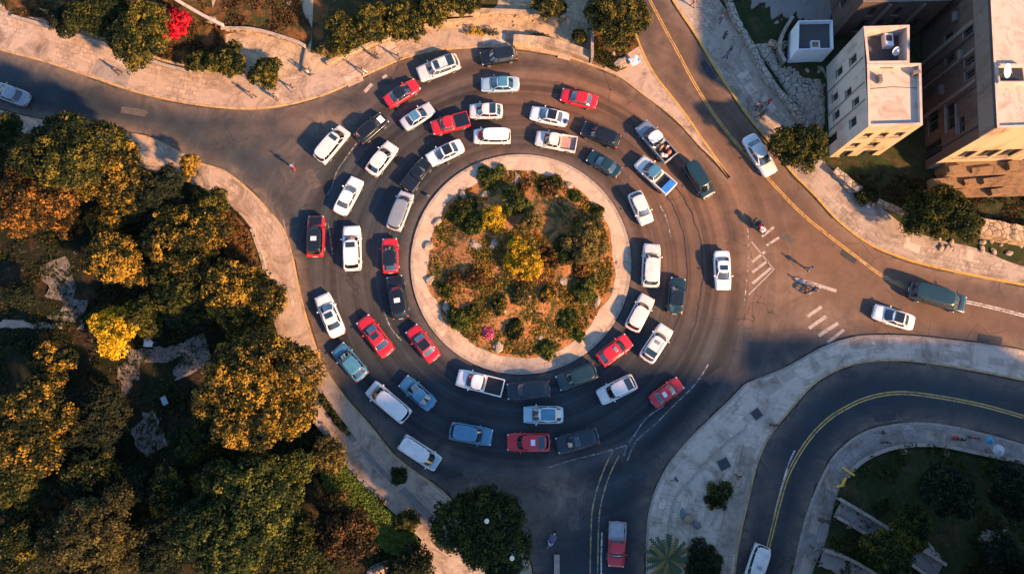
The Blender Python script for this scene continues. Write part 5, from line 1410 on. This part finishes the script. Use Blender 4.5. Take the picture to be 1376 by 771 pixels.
I(735,255,13,'rust','dry rusty bush at the upper right centre of the island',bright=.7)
I(740,345,13,'orange','dry orange bush right of the central yellow one',bright=.5)
I(780,365,15,'orange','dry orange bush below the large olive one',bright=.55)
I(735,395,12,'gold','dry golden bush below right of the island centre',bright=.4)
I(700,395,14,'olive','low olive bush below the central yellow one',bright=.3)
I(670,410,12,'lime','yellow green bush in the lower centre of the island',bright=.5)
I(690,440,14,'lime','low yellow green bush near the bottom centre of the island',bright=.35)
I(657,447,8,'pink','pink flowering bush at the bottom of the island',bright=.5)
rnd = random.Random(11); rg = np.random.default_rng(5)
# tufts nobody could count: leaf litter and low growth, one stuff object per bed
def tufts(name, poly, n, pal, z, seed, size=.1, rad=.22, per=9, thr=-.1, freq=.35, tone=.45, label=None):
    rr = random.Random(seed); xs = [p[0] for p in poly]; ys = [p[1] for p in poly]; C = []; k = 0
    while len(C) < n and k < n*12:
        k += 1; x = rr.uniform(min(xs),max(xs)); y = rr.uniform(min(ys),max(ys))
        if not pip(x,y,poly) or noise.noise(Vector((x*freq,y*freq,seed))) < thr: continue
        C.append((x,y,z(x,y)+rad*.3))
    C = np.array(C); g = np.random.default_rng(seed)
    me = leaf_mesh(name, C, g.uniform(.5,1.5,len(C))*rad, g.uniform(-.25,.25,len(C))+tone, np.full(len(C), per), size, seed, hemi=0)
    me.materials.append(FOL[pal]); tag(link(bpy.data.objects.new(name, me)), label or 'low dry and green growth covering the ground', 'ground cover', kind='stuff')
dg = bpy.context.evaluated_depsgraph_get()
def zat(fallback=.2):
    def f(x, y):
        hit, loc, nrm, i, ob, mt = scene.ray_cast(dg2, Vector((x,y,1.6)), Vector((0,0,-1)))
        return loc.z if hit and loc.z < 1.55 else fallback
    return f
bpy.context.view_layer.update(); dg2 = bpy.context.evaluated_depsgraph_get()
def zi(x, y):
    d = (Vector((x,y))-ic).length; k = min(1, max(0, (10.6-d)/7)); return .14+.85*k*k*(3-2*k)
ip = shrink(.83)
tufts('ground_cover', ip, 3200, 'scrub', zi, 1, thr=-.06, rad=.22, tone=.7, label='low green weeds between the rocks of the island')
tufts('dry_grass', ip, 2300, 'orange', zi, 2, thr=-.12, tone=.9, rad=.15, label='dry rusty brush covering the island')
tufts('dry_grass', ip, 1300, 'gold', zi, 3, thr=.0, tone=.85, freq=.5, label='golden dry grass in patches on the island')
bp = [p for p in B_i]+off([(548,745),(500,790),(-60,790)])
bk = off([(285,262),(314,286),(338,314),(350,350),(356,380),(335,372),(310,350),(296,310)])
tufts('dry_grass', bk, 420, 'rust', lambda x,y:1.2, 21, size=.11, rad=.2, thr=-.2, tone=.7, label='reddish dry growth on the earth bank inside the left kerb')
def zb_(x, y): return .75
tufts('undergrowth', bp, 7000, 'green', zb_, 4, size=.14, rad=.35, per=8, thr=-.1, tone=.3, label='dark green undergrowth beneath the park trees')
tufts('undergrowth', bp, 1500, 'rust', zb_, 5, size=.14, rad=.35, per=8, thr=.12, tone=.35, label='brown dry undergrowth beneath the park trees')
ivy = off([(430,600),(460,620),(490,655),(528,692),(562,722),(560,735),(540,742),(520,735),(480,700),(440,650)])
tufts('ivy', ivy, 3000, 'ivy', lambda x,y:.85, 6, size=.13, rad=.3, per=14, thr=-1, tone=.75, label='dense green ivy at the tip of the lower left garden')
zr_ = lambda x,y:.3
tufts('dry_grass', [p for p in g1 if p.y < 45], 2600, 'rust', zr_, 7, size=.12, rad=.28, thr=-.1, tone=.5, label='rusty orange growth in the upper left garden')
tufts('dry_grass', off([(798,-10),(797,80),(828,96),(842,90),(838,75),(856,62),(845,30),(830,-10)]), 300, 'orange', zr_, 8, thr=-.2, tone=.5, label='orange dry growth right of the thin garden wall')
tufts('ground_cover', off([(799,60),(799,80),(826,95),(836,88),(820,75)]), 200, 'green', zr_, 9, thr=-1, tone=.4, label='green plants at the foot of the thin garden wall')
fp = [p for p in F_i if True]+off([(1500,780),(1090,780)])
tufts('ground_cover', fp, 1500, 'green', lambda x,y:.55, 10, size=.12, rad=.22, thr=.05, tone=.5, label='dark low plants of the lower right garden')
dp = off([(1225,240),(1376,242),(1420,300),(1300,312),(1255,300),(1180,262),(1140,238),(1190,232)])
tufts('dry_grass', dp, 900, 'rust', lambda x,y:.3, 12, thr=-.2, tone=.5, label='brown dry growth below the old buildings on the right')
tufts('ground_cover', off([(1200,238),(1376,240),(1420,275),(1240,272)]), 500, 'dark', lambda x,y:.35, 13, thr=-.2, tone=.5, label='dark weeds at the foot of the terrace wing')
# ---- rocks
def rock(px, py, rx, ry, label, group, gz, mat='rock', flatk=.5):
    seedc[0] += 1; sd_ = seedc[0]; c = P(px, py, gz); m = MB(); m.ball((0,0,0),(1,1,1),12,8)
    v = []
    for p in m.v:
        p = Vector(p); k = 1+.35*noise.noise(p*1.3+Vector((sd_*3.7,0,0)))+.18*noise.noise(p*3+Vector((0,sd_,0)))
        v.append((p.x*k*rx*S, p.y*k*ry*S, max(-.3,p.z*k*min(rx,ry)*S*flatk)))
    o = mobj('rock', v, m.f, M[mat], None, False, (c.x,c.y,gz)); o.rotation_euler.z = sd_*1.3
    return tag(o, label, 'rock', group)
RK = 'boulders on the island'
for a in [(588,298,8,5,'white boulder at the upper left edge of the island ground'),(622,262,7,5,'boulder in the upper left of the island, right of the white edge one'),(652,262,8,5,'boulder near the top left centre of the island'),
          (694,242,12,4,'long flat boulder at the top of the island'),(745,262,9,4,'long boulder at the upper right of the island'),(677,417,8,6,'round pale boulder in the lower centre of the island'),
          (683,433,7,5,'yellowish boulder just below the round pale one'),(757,378,6,6,'pale boulder left of the round green bush'),(600,414,9,5,'flat white boulder at the lower left of the island'),
          (669,466,7,8,'grey boulder at the bottom of the island ground, below the pink bush'),(706,400,9,6,'broken boulder below the central yellow bush'),(640,330,11,6,'brown boulder in the left centre of the island'),
          (576,330,7,6,'boulder at the left rim of the island'),(765,250,6,5,'pale boulder near the upper right rim of the island'),(727,453,5,4,'small boulder at the lower right centre of the island'),
          (803,405,9,4,'flat boulder on the right rim of the island'),(578,376,6,7,'pale boulder at the far left rim of the island'),(664,328,8,5,'grey boulder in the open soil below the upper left yellow shrub')]:
    rock(*a, RK, Z(a[0],a[1])+.08)
for i in range(40):
    a = rnd.uniform(0, 6.28); q = rnd.uniform(.45,.83)**.7; p = (700+148*q*math.cos(a), 356+147*q*math.sin(a)); s_ = rnd.uniform(1.2,3.2)
    rock(p[0],p[1],s_,s_*.75,'small pale stone lying among the dry brush of the island','small stones on the island',Z(*p)+.03)
for i in range(95):
    t = rnd.random(); y = 92+t*85; xl = 1042+(y-92)*.45; xr = 1102+(y-92)*.05; p = (rnd.uniform(xl,xr), y); s_ = rnd.uniform(2.2,6)
    rock(p[0],p[1],s_,s_*rnd.uniform(.6,.9),'pale rubble stone on the slope left of the cream stone house','rubble stones below the cream house',.3+.2*rnd.random())
for i in range(30):
    p = (rnd.uniform(1040,1062), rnd.uniform(10,92)); s_ = rnd.uniform(1.5,3.5)
    rock(p[0],p[1],s_,s_*.8,'small rubble stone beside the small white house','rubble stones beside the small white house',.25)
for i in range(26):
    p = (rnd.uniform(1255,1376), rnd.uniform(300,345)); s_ = rnd.uniform(2,5)
    rock(p[0],p[1],s_,s_*.7,'warm rubble stone along the retaining wall above the right pavement','rubble stones along the right retaining wall',.25,'rock')
for i in range(40):
    p = (rnd.uniform(470,780), rnd.uniform(20,62)); 
    if p[1] > 66-(p[0]-430)*.1: continue
    s_ = rnd.uniform(1,2.4); rock(p[0],p[1],s_,s_*.7,'small loose stone on the sandstone terrace at the top','loose stones on the sandstone terrace',.2)
for a in [(836,84,11,8,'big pale boulder at the tip of the garden between the two upper roads'),(824,73,5,3,'small pale boulder in the orange earth right of the thin garden wall'),(1140,250,8,5,'pale boulder at the end of the short broken wall'),(1144,254,6,5,'second pale boulder at the end of the short broken wall'),
          (283,28,6,8,'white block at the end of the white parapet wall'),(1215,606,5,4,'pale slab on the wall at the top of the dark lawn'),(1272,608,6,3,'long pale slab on the wall at the top of the dark lawn')]:
    rock(a[0],a[1],a[2],a[3],a[4],'single boulders and blocks',.35,'rock')
# ================================================================ PEOPLE, BIKES, SMALL THINGS
def skin_obj(name, V_, E_, R_, mat, parent=None, sub=1):
    me = bpy.data.meshes.new(name); me.from_pydata(V_, E_, []); me.materials.append(mat)
    o = bpy.data.objects.new(name, me); link(o, parent)
    m_ = o.modifiers.new('Skin', 'SKIN'); m_.use_smooth_shade = True
    for i, r in enumerate(R_):
        me.skin_vertices[0].data[i].radius = (r, r) if not hasattr(r, '__len__') else r
    me.skin_vertices[0].data[0].use_root = True
    s_ = o.modifiers.new('Sub', 'SUBSURF'); s_.levels = sub; s_.render_levels = sub
    return o
def person_proto(pose):
    J = {}
    if pose == 'stand':
        J = dict(pel=(0,0,.93), wai=(0,0,1.08), che=(.01,0,1.30), nec=(.02,0,1.46), hd0=(.03,0,1.54), hd1=(.04,0,1.66), hd2=(.03,0,1.72))
        leg = lambda s: [(0,.10*s,.88),(.03,.11*s,.50),(-.02,.11*s,.10),(.13,.13*s,.035)]
        arm = lambda s: [(.01,.17*s,1.42),(-.02,.24*s,1.16),(.09,.25*s,.92),(.12,.25*s,.85)]
    elif pose == 'walk':
        J = dict(pel=(0,0,.92), wai=(.01,0,1.07), che=(.04,0,1.29), nec=(.06,0,1.45), hd0=(.07,0,1.53), hd1=(.09,0,1.65), hd2=(.08,0,1.71))
        leg = lambda s: [(0,.10*s,.88),(.17*s,.10*s,.50),(.26*s-.08,.10*s,.11 if s>0 else .14),(.26*s+.06,.11*s,.035 if s>0 else .05)]
        arm = lambda s: [(.04,.17*s,1.41),(-.10*s,.24*s,1.16),(-.16*s+.12,.24*s,.96),(-.2*s+.18,.24*s,.90)]
    else:   # riding, hips on a seat 0.8 m up, hands forward on the bar
        J = dict(pel=(-.15,0,.86), wai=(-.10,0,1.00), che=(.03,0,1.20), nec=(.10,0,1.36), hd0=(.13,0,1.43), hd1=(.17,0,1.55), hd2=(.16,0,1.61))
        leg = lambda s: [(-.10,.12*s,.84),(.28,.20*s,.72),(.12,.20*s,.36),(.26,.21*s,.30)]
        arm = lambda s: [(.05,.18*s,1.30),(.20,.30*s,1.12),(.44,.30*s,1.05),(.50,.30*s,1.04)]
    V_ = [J[k] for k in ('pel','wai','che','nec','hd0','hd1','hd2')]; E_ = [(i,i+1) for i in range(6)]; R_ = [(.14,.11),(.125,.10),(.155,.11),.055,.075,.10,.06]
    hands = []
    for s in (1,-1):
        a = arm(s); n = len(V_); V_ += a; E_ += [(2,n),(n,n+1),(n+1,n+2),(n+2,n+3)]; R_ += [.06,.045,.03,.026]; 
        d = Vector(a[3])-Vector(a[2]); d.normalize(); side = Vector((0,1,0)) if abs(d.z)<.6 else Vector((1,0,0))
        palm = Vector(a[3]); pi = n+3
        for k, (off_, ln) in enumerate(((-.030,.070),(-.010,.082),(.010,.078),(.030,.062))):
            b0 = palm+side*off_+d*.035; b1 = b0+d*ln*.55+Vector((0,0,-.008)); b2 = b1+d*ln*.4+Vector((0,0,-.028))
            i0 = len(V_); V_ += [tuple(b0),tuple(b1),tuple(b2)]; E_ += [(pi,i0),(i0,i0+1),(i0+1,i0+2)]; R_ += [.010,.009,.007]
        t0 = palm-side*.035-d*.005; t1 = t0-side*.03+d*.035; i0 = len(V_); V_ += [tuple(t0),tuple(t1)]; E_ += [(pi,i0),(i0,i0+1)]; R_ += [.012,.009]
    for s in (1,-1):
        l = leg(s); n = len(V_); V_ += l; E_ += [(0,n),(n,n+1),(n+1,n+2),(n+2,n+3)]; R_ += [.085,.055,.04,.035]
    b = skin_obj('person', V_, E_, R_, M['skin'])
    # clothes follow the same joints, a little wider
    sv_ = [J['pel'],J['wai'],J['che'],(J['nec'][0],0,J['nec'][2]-.05)]; se = [(0,1),(1,2),(2,3)]; sr = [(.165,.13),(.155,.125),(.185,.135),.08]
    for s in (1,-1):
        a = arm(s); n = len(sv_); sv_ += [a[0],a[1],tuple(Vector(a[1]).lerp(Vector(a[2]),.35))]; se += [(2,n),(n,n+1),(n+1,n+2)]; sr += [.08,.062,.05]
    skin_obj('shirt', sv_, se, sr, M['black'], b)
    tv = [(J['pel'][0],0,J['pel'][2]+.05),J['pel']]; te = [(0,1)]; tr = [(.16,.125),(.16,.13)]
    for s in (1,-1):
        l = leg(s); n = len(tv); tv += l[:3]; te += [(1,n),(n,n+1),(n+1,n+2)]; tr += [.105,.078,.06]
    skin_obj('trousers', tv, te, tr, M['black'], b)
    m = MB(); h = J['hd1']; m.ball((h[0]-.02,0,h[2]+.035),(.115,.105,.11),12,8); m.build('hair', M['hair'], b, True)
    for s in (1,-1):
        f = leg(s)[3]; m = MB(); m.ball((f[0]-.05,f[1],f[2]+.012),(.15,.055,.05),10,6); m.build('shoe', M['black'], b, True)
        m = MB(); m.ball((h[0]+.095,.035*s,h[2]+.0),(.014,.016,.012),6,4); m.build('eye', M['black'], b)
        m = MB(); m.ball((h[0],.10*s,h[2]-.01),(.025,.014,.03),6,4); m.build('ear', M['skin'], b)
    m = MB(); m.ball((h[0]+.108,0,h[2]-.02),(.02,.014,.025),6,4); m.build('nose', M['skin'], b)
    m = MB(); m.ball((h[0]+.092,0,h[2]-.06),(.012,.026,.008),6,4); m.build('mouth', M['tail'], b)
    for c_ in [b]+list(b.children): obj_mat(c_)
    return b
PP = {k: person_proto(k) for k in ('stand','walk','ride')}
def person(pose, px, py, deg, shirt, trousers, label, z=.15, hair=None, scale=1.0, group='people on foot', loc=None):
    o = copy_tree(PP[pose]); c = P(px, py, .9) if loc is None else Vector(loc)
    o.location = (c.x, c.y, z); o.rotation_euler.z = R(deg); o.scale = (scale,)*3
    for c_ in o.children:
        n_ = c_.name.split('.')[0]
        if n_ == 'shirt': c_.material_slots[0].material = cloth(shirt)
        if n_ == 'trousers': c_.material_slots[0].material = cloth(trousers)
        if n_ == 'hair' and hair: c_.material_slots[0].material = cloth(hair); c_.scale = (1.12,)*3; c_.location = (-.01,0,-.17)
    return tag(o, label, 'person', group)
BL, DK, WH, RD, GY, TN = (.03,.12,.40), (.02,.022,.03), (.6,.58,.56), (.5,.02,.02), (.15,.16,.18), (.30,.2,.12)
person('walk',158,96,200,DK,DK,'person in dark clothes beside the patched grey square on the upper left pavement')
person('stand',102,37,-60,RD,WH,'person in red top and white trousers by the upper left garden wall')
person('walk',489,96,190,TN,WH,'person in an orange brown top walking on the upper pavement',)
person('stand',506,76,100,DK,DK,'person in black on the sandstone terrace above the upper pavement')
person('stand',418,97,80,(.05,.08,.14),GY,'person in navy standing at the foot of the sandstone plaza')
person('stand',414,98,60,WH,DK,'person in a white top beside the navy one at the foot of the plaza')
person('walk',393,119,20,DK,GY,'person in dark clothes walking left of the plaza edge')
person('walk',537,77,210,GY,DK,'person in grey near the kerb above the outermost white suv')
person('stand',370,131,0,DK,DK,'person in black at the kerb in the upper left of the ring mouth')
person('walk',339,128,170,(.10,.05,.05),DK,'person in brown left of the one in black at the kerb')
person('walk',393,224,100,BL,RD,'person in blue top and red trousers crossing the road at the left')
person('walk',932,5,120,DK,GY,'person at the top edge on the upper right pavement')
person('stand',974,48,30,DK,DK,'person in black on the upper right pavement, higher one of the close pair')
person('walk',969,25,70,GY,DK,'person in dark grey near the rubble wall at the top')
person('stand',981,68,200,DK,GY,'person in dark top next to the one in blue on the upper right pavement')
person('walk',976,75,150,BL,DK,'person in a blue top on the upper right pavement')
person('walk',1033,137,-120,RD,DK,'person in a bright red top leading the group on the upper right pavement')
person('walk',1024,143,60,TN,DK,'person in a tan top in the group on the upper right pavement')
person('walk',1017,142,80,GY,DK,'person in grey at the left of the group on the upper right pavement')
person('walk',1026,152,70,(.02,.05,.15),GY,'person in navy in the group on the upper right pavement')
person('walk',1021,157,70,DK,TN,'person in black at the bottom of the group on the upper right pavement')
person('stand',1168,277,10,DK,WH,'person in black and white on the right pavement beside the small bush')
person('walk',1088,360,-70,BL,DK,'person in a blue top walking across the junction at the right',z=.006)
person('stand',1190,594,-90,DK,DK,'person in black leaning at the wall above the dark lawn')
person('walk',1184,581,170,DK,GY,'person in dark clothes on the pavement above the dark lawn')
person('stand',1290,590,40,DK,DK,'person in black left of the blue sunshade')
person('stand',1308,588,80,(.25,.05,.03),DK,'person in dark red near the blue sunshade')
person('stand',1103,698,-20,DK,DK,'person in black at the top of the long ramp',scale=1.02)
person('walk',1111,700,160,DK,GY,'person right of the one in black at the top of the long ramp')
person('stand',1136,705,160,DK,DK,'person in black standing on the long ramp',z=.76)
person('walk',1094,737,100,GY,DK,'person in grey on the pavement beside the lower ramp')
person('stand',1099,754,60,DK,DK,'person in black at the bottom of the right garden pavement')
person('stand',1040,571,120,DK,DK,'person in black beside the inner kerb of the lower right bend')
person('walk',907,644,10,DK,GY,'person in dark clothes on the wide pavement right of the bottom road')
person('walk',992,640,100,(.2,.05,.03),DK,'person in brown red on the path beside the lower square cover')
# riders and bikes
def moto_proto():
    r = empty('motorbike')
    for x in (.68,-.62):
        m = MB(); pts = [(.30*math.cos(t),0,.30*math.sin(t)) for t in [2*math.pi*k/20 for k in range(21)]]; m.tube(pts, .05, 8, False); wh = m.build('wheel', M['tyre'], r, True, (x,0,.35))
        m = MB(); m.tube([(0,-.05,0),(0,.05,0)], .06, 8)
        for k in range(6): a = k*math.pi/3; m.tube([(0,0,0),(.26*math.cos(a),0,.26*math.sin(a))], .012, 4)
        m.build('rim', M['rim'], wh)
    m = MB(); m.tube([(.55,0,.95),(.25,0,.55),(-.2,0,.42),(-.62,0,.38)], .045, 6); m.tube([(.5,0,.9),(-.1,0,.72),(-.7,0,.72)], .04, 6); m.ball((.05,0,.48),(.24,.15,.18),10,6); m.build('frame', M['soot'], r, True)
    m = MB(); m.tube([(.52,0,1.0),(.68,0,.36)], .04, 6); m.build('fork', M['metal'], r)
    m = MB(); m.ball((.22,0,.86),(.26,.15,.13),12,7); m.build('fuel_tank', PAINT['red'], r, True)
    m = MB(); m.bbox(-.72,.02,-.13,.13,.74,.84,.04); m.build('seat', M['black'], r)
    m = MB(); m.tube([(.38,.38,1.04),(.50,.2,1.06),(.52,0,1.02),(.50,-.2,1.06),(.38,-.38,1.04)], .02, 6); m.build('handlebar', M['metal'], r)
    m = MB(); m.ball((.64,0,.92),(.09,.10,.10),10,6); m.build('headlight', M['lamp'], r, True)
    m = MB(); m.tube([(.1,-.16,.35),(-.3,-.19,.34),(-.72,-.2,.45)], .045, 7); m.build('exhaust', M['metal'], r, True)
    m = MB(); m.tube([(-.95,0,.62),(-.8,0,.72),(-.55,0,.74)], .07, 6); m.build('rear_fender', PAINT['red'], r, True)
    for s_ in (-1,1):
        m = MB(); m.tube([(.44,s_*.25,1.07),(.40,s_*.32,1.22)], .012, 4); m.ball((.40,s_*.33,1.24),(.02,.06,.035),8,5); m.build('wing_mirror', M['black'], r, True)
    for ch in r.children_recursive: obj_mat(ch)
    return r
MP = moto_proto()
MG = 'motorbikes on the road'
def moto(px, py, deg, colr, label):
    o = copy_tree(MP); c = P(px, py, .5); o.location = (c.x,c.y,.006); o.rotation_euler.z = R(deg); o.scale = (1.08,)*3
    for n_ in ('fuel_tank','rear_fender'): override(o, n_, PAINT[colr])
    return tag(o, label, 'motorbike', MG), c
def ride(c, deg, back, sh, tr, label, hel=None):
    a = R(deg); return person('ride', 0, 0, deg, sh, tr, label, z=.01, hair=hel, group='motorbike riders', loc=(c.x-back*math.cos(a), c.y-back*math.sin(a), 0))
o, c = moto(1020,305,-52,'white','white and dark motorbike casting a long shadow beside the hatched paint')
ride(c,-52,.0,RD,DK,'rider in red on the motorbike beside the hatched paint',(.02,.02,.03))
# side panniers and box on that one
a = R(-52)
for s_, (lx, nm) in zip((1,-1), ((.2,'left'),(.2,'right'))):
    m = MB(); m.bbox(-.62,-.12,s_*.34-.14,s_*.34+.14,.45,.85,.04); m.build('pannier', PAINT['navy'], o)
m = MB(); m.bbox(-1.05,-.72,-.25,.25,.78,1.1,.05); m.build('top_box', M['black'], o)
m = MB(); m.bbox(.3,.75,-.3,.3,.5,.9,.12); m.build('fairing', PAINT['white'], o)
o, c = moto(1092,390,22,'navy','dark blue motorbike crossing the white bar at the right junction')
ride(c,22,.0,(.03,.05,.10),DK,'rider in dark clothes on the blue motorbike at the right junction',(.02,.03,.06))
o, c = moto(741,724,62,'blue','blue motorbike with two riders above the concrete divider strip')
ride(c,62,-.02,BL,(.05,.15,.4),'front rider in blue with a red helmet on the bottom motorbike',(.55,.02,.02)); ride(c,62,.42,(.2,.35,.5),BL,'back rider in light blue with a red helmet on the bottom motorbike',(.5,.03,.02))
# people and sacks in the grey pickup
pk = VEH[(881,190)]; L0 = pk.location; ang = pk.rotation_euler.z
def inbed(x, y): return (L0.x+x*math.cos(ang)-y*math.sin(ang), L0.y+x*math.sin(ang)+y*math.cos(ang), 0)
person('stand',0,0,math.degrees(ang),(.5,.22,.15),TN,'person in salmon standing in the bed of the grey pickup',z=.72,loc=inbed(-1.2,.3),group='people in the grey pickup')
person('stand',0,0,math.degrees(ang)+180,WH,RD,'person in white and red standing in the bed of the grey pickup',z=.72,loc=inbed(-1.6,-.3),group='people in the grey pickup')
for k, (x, y, cc) in enumerate(((-2.2,.3,(.5,.45,.4)),(-2.15,-.35,(.4,.15,.12)),(-1.9,.55,(.55,.5,.45)))):
    q_ = inbed(x, y); m = MB(); m.ball((0,0,.2),(.34,.26,.2),12,7); o = m.build('sack', cloth(cc), None, True, (q_[0],q_[1],.72)); o.rotation_euler.z = k
    tag(o, ['pale sack in the left rear corner of the grey pickup bed','red brown sack in the right rear corner of the grey pickup bed','pale sack against the left side of the grey pickup bed'][k], 'sack', 'sacks in the grey pickup')
for p_ in list(PP.values())+[MP]:
    for c_ in list(p_.children_recursive): bpy.data.objects.remove(c_)
    bpy.data.objects.remove(p_)
# sunshades on the lower right pavement
def shade(px, py, r, mat, label, tilt=.12):
    c = P(px, py, 2.0); root = empty('sunshade', (c.x,c.y,.15)); tag(root, label, 'sunshade', 'sunshades on the lower right pavement')
    m = MB(); m.tube([(0,0,0),(0,0,2.05)], .025, 6); m.build('pole', M['metal'], root)
    m = MB(); v = [(0,0,2.1)]; f = []
    for i in range(16):
        a = i*math.pi/8; k = 1 if i%2 == 0 else .93; v.append((r*k*math.cos(a), r*k*math.sin(a), 1.7 if i%2 == 0 else 1.75))
    for i in range(16): f.append((0,1+i,1+(i+1)%16))
    m.add(v, f); m.add([(x,y,z-.02) for x,y,z in v], [q_[::-1] for q_ in f]); m.build('canopy', mat, root)
    m = MB(); m.tube([(0,0,0),(0,0,.08)], .3, 12); m.build('base', M['concrete'], root)
shade(1331,591,.5,cloth((.04,.22,.34)),'bright blue sunshade beside the kerb of the lower right pavement')
shade(1343,605,.7,cloth((.36,.38,.40)),'pale grey sunshade against the garden wall at the right edge')
# tarpaulin on the rocks at the tip of the upper garden
c = P(852,84,.4); m = MB(); v = []; 
for i in range(7):
    for j in range(5): v.append(((i-3)*.22, (j-2)*.28, .9+.25*noise.noise(Vector((i*.7,j*.7,2)))-.05*abs(j-2)))
f = [(i*5+j,(i+1)*5+j,(i+1)*5+j+1,i*5+j+1) for i in range(6) for j in range(4)]
n0 = len(v); m.add(v, f); m.add([(x,y,z-.05) for x,y,z in v], [q_[::-1] for q_ in f])
o = m.build('tarpaulin', cloth((.45,.58,.66)), None, True, (c.x,c.y,.1)); o.rotation_euler.z = .5; tag(o, 'pale blue tarpaulin sheet on the boulders at the garden tip', 'tarpaulin')
# timber frame stall at the top left
c = P(72,20,1); root = empty('timber_frame', (c.x,c.y,.15)); tag(root, 'orange brown timber frame beside the dark garden at the top left', 'frame')
for x0,y0,x1,y1,z in ((-2.2,-.6,2.4,-1.6,.9),(-1.6,.6,2.2,-.4,1.2)):
    m = MB(); m.tube([(x0,y0,z),(x1,y1,z)], .07, 6); m.build('beam', M['wood'], root)
for x, y, h_ in ((-2.1,-.6,.9),(2.3,-1.6,.9),(0,-1.05,.9),(-1.5,.6,1.2),(2.1,-.4,1.2)):
    m = MB(); m.tube([(x,y,-.2),(x,y,h_+.1)], .06, 6); m.build('post', M['wood'], root)
m = MB()
for k in range(4): m.box(-.5,.7,-1.9+k*.16,-1.78+k*.16,.45,.5)
m.build('shelf', M['wood'], root)
# patched square on the pavement
c = [P(*q_, .16).to_2d() for q_ in ((131,81),(177,96),(170,118),(123,99))]
m = MB(); m.prism(c, .155, .175); tag(m.build('paving_patch', M['pave_cool']), kind='structure')
# yellow road barriers at the garden wall
for k, (px, py, L_, an, lb) in enumerate(((1139,633,1.5,-35,'upper yellow barrier bar lying on the wall at the left of the dark lawn'),(1133,646,1.0,60,'middle yellow barrier block at the left of the dark lawn'),(1128,652,.9,10,'lower yellow barrier block at the left of the dark lawn'))):
    c = P(px, py, .7); root = empty('barrier', (c.x,c.y,.62)); root.rotation_euler.z = R(an); tag(root, lb, 'barrier', 'yellow barriers at the dark lawn')
    m = MB(); m.bbox(-L_/2,L_/2,-.13,.13,.12,.42,.04); m.build('bar', flat('barrier_yellow', (.62,.34,.03), .5) if k == 0 else bpy.data.materials['barrier_yellow'], root)
    for x in (-L_*.35,L_*.35): m = MB(); m.bbox(x-.06,x+.06,-.22,.22,0,.118,.02); m.build('foot', M['black'], root)
# white sail like awning and sign board in the left park
c = P(198,457,2.2); m = MB(); root = empty('canvas_awning', (c.x,c.y,.75)); tag(root, 'small white pointed canvas awning right of the bright yellow tree', 'awning')
v = [(-.35,.95,1.6),(.62,-.2,1.3),(.45,-.75,1.2),(-.45,-.7,1.35),(-.05,0,1.75)]
m.add(v, [(0,4,1),(1,4,2),(2,4,3),(3,4,0)][::-1]); m.add([(x,y,z-.03) for x,y,z in v], [(0,4,1),(1,4,2),(2,4,3),(3,4,0)]); m.build('canvas', cloth((.40,.41,.44)), root)
for p_ in v[:4]: m = MB(); m.tube([(p_[0],p_[1],0),(p_[0],p_[1],p_[2])], .03, 5); m.build('pole', M['metal'], root)
c = P(222,538,1.2); root = empty('info_board', (c.x,c.y,.6)); tag(root, 'tilted pale blank board on two posts below the stony clearing', 'board'); root.rotation_euler.z = .5
m = MB(); m.bbox(-.32,.32,-.5,.5,.8,.86,.01); m.build('panel', cloth((.22,.27,.32)), root)
for y in (-.35,.35): m = MB(); m.tube([(0,y,0),(0,y,.8)], .04, 6); m.build('post', M['metal'], root)
# street lamps standing in the big dark tree
for px, py, lb in ((654,700,'upper street lamp head rising out of the big dark green tree'),(688,750,'lower street lamp head rising out of the big dark green tree')):
    h_ = 8.6; c = P(px, py, h_); root = empty('street_lamp', (c.x,c.y,.15)); tag(root, lb, 'street lamp', 'street lamps in the big dark tree')
    m = MB(); m.tube([(0,0,0),(0,0,h_-.6)], [.09,.06], 8); m.build('pole', M['metal'], root)
    m = MB(); m.tube([(0,0,h_-.62),(0,0,h_-.45),(0,0,h_-.2),(0,0,h_-.12)], [.12,.24,.24,.08], 12); m.build('lamp_shade', flat('lamp_white', (.62,.55,.42), .4) if py == 700 else bpy.data.materials['lamp_white'], root, True)
# loose litter and planters
for k, (px, py, sx_, sy_, cc, lb) in enumerate(((575,263,.3,.2,(.06,.07,.1),'small dark bag lying on the upper left island pavement'),(602,219,.22,.3,(.05,.05,.06),'dark lump on the island kerb near the white sedan'),
     (925,697,.7,.5,(.26,.19,.12),'tan sand heap on the pavement above the palm tree'),(917,690,.3,.6,(.10,.14,.18),'blue sheet left of the tan sand heap'),(936,705,.5,.4,(.12,.12,.14),'grey bundle right of the tan sand heap'),
     (1283,588,.5,.25,(.35,.05,.03),'red bench like bundle on the lower right pavement'),(447,68,.35,.3,(.5,.6,.7),'small white blue bag under the leftmost tree of the row'))):
    m = MB(); m.ball((0,0,.12),(sx_,sy_,.28),12,7); v = [tuple(Vector(p_)*(1+.3*noise.noise(Vector(p_)*3+Vector((k*5,0,0))))) for p_ in m.v]
    c = P(px, py, .2); o = mobj('bundle' if k != 2 else 'sand_heap', v, m.f, cloth(cc), None, True, (c.x,c.y,.15)); tag(o, lb, 'bundle' if k != 2 else 'heap', 'loose things on the pavements')
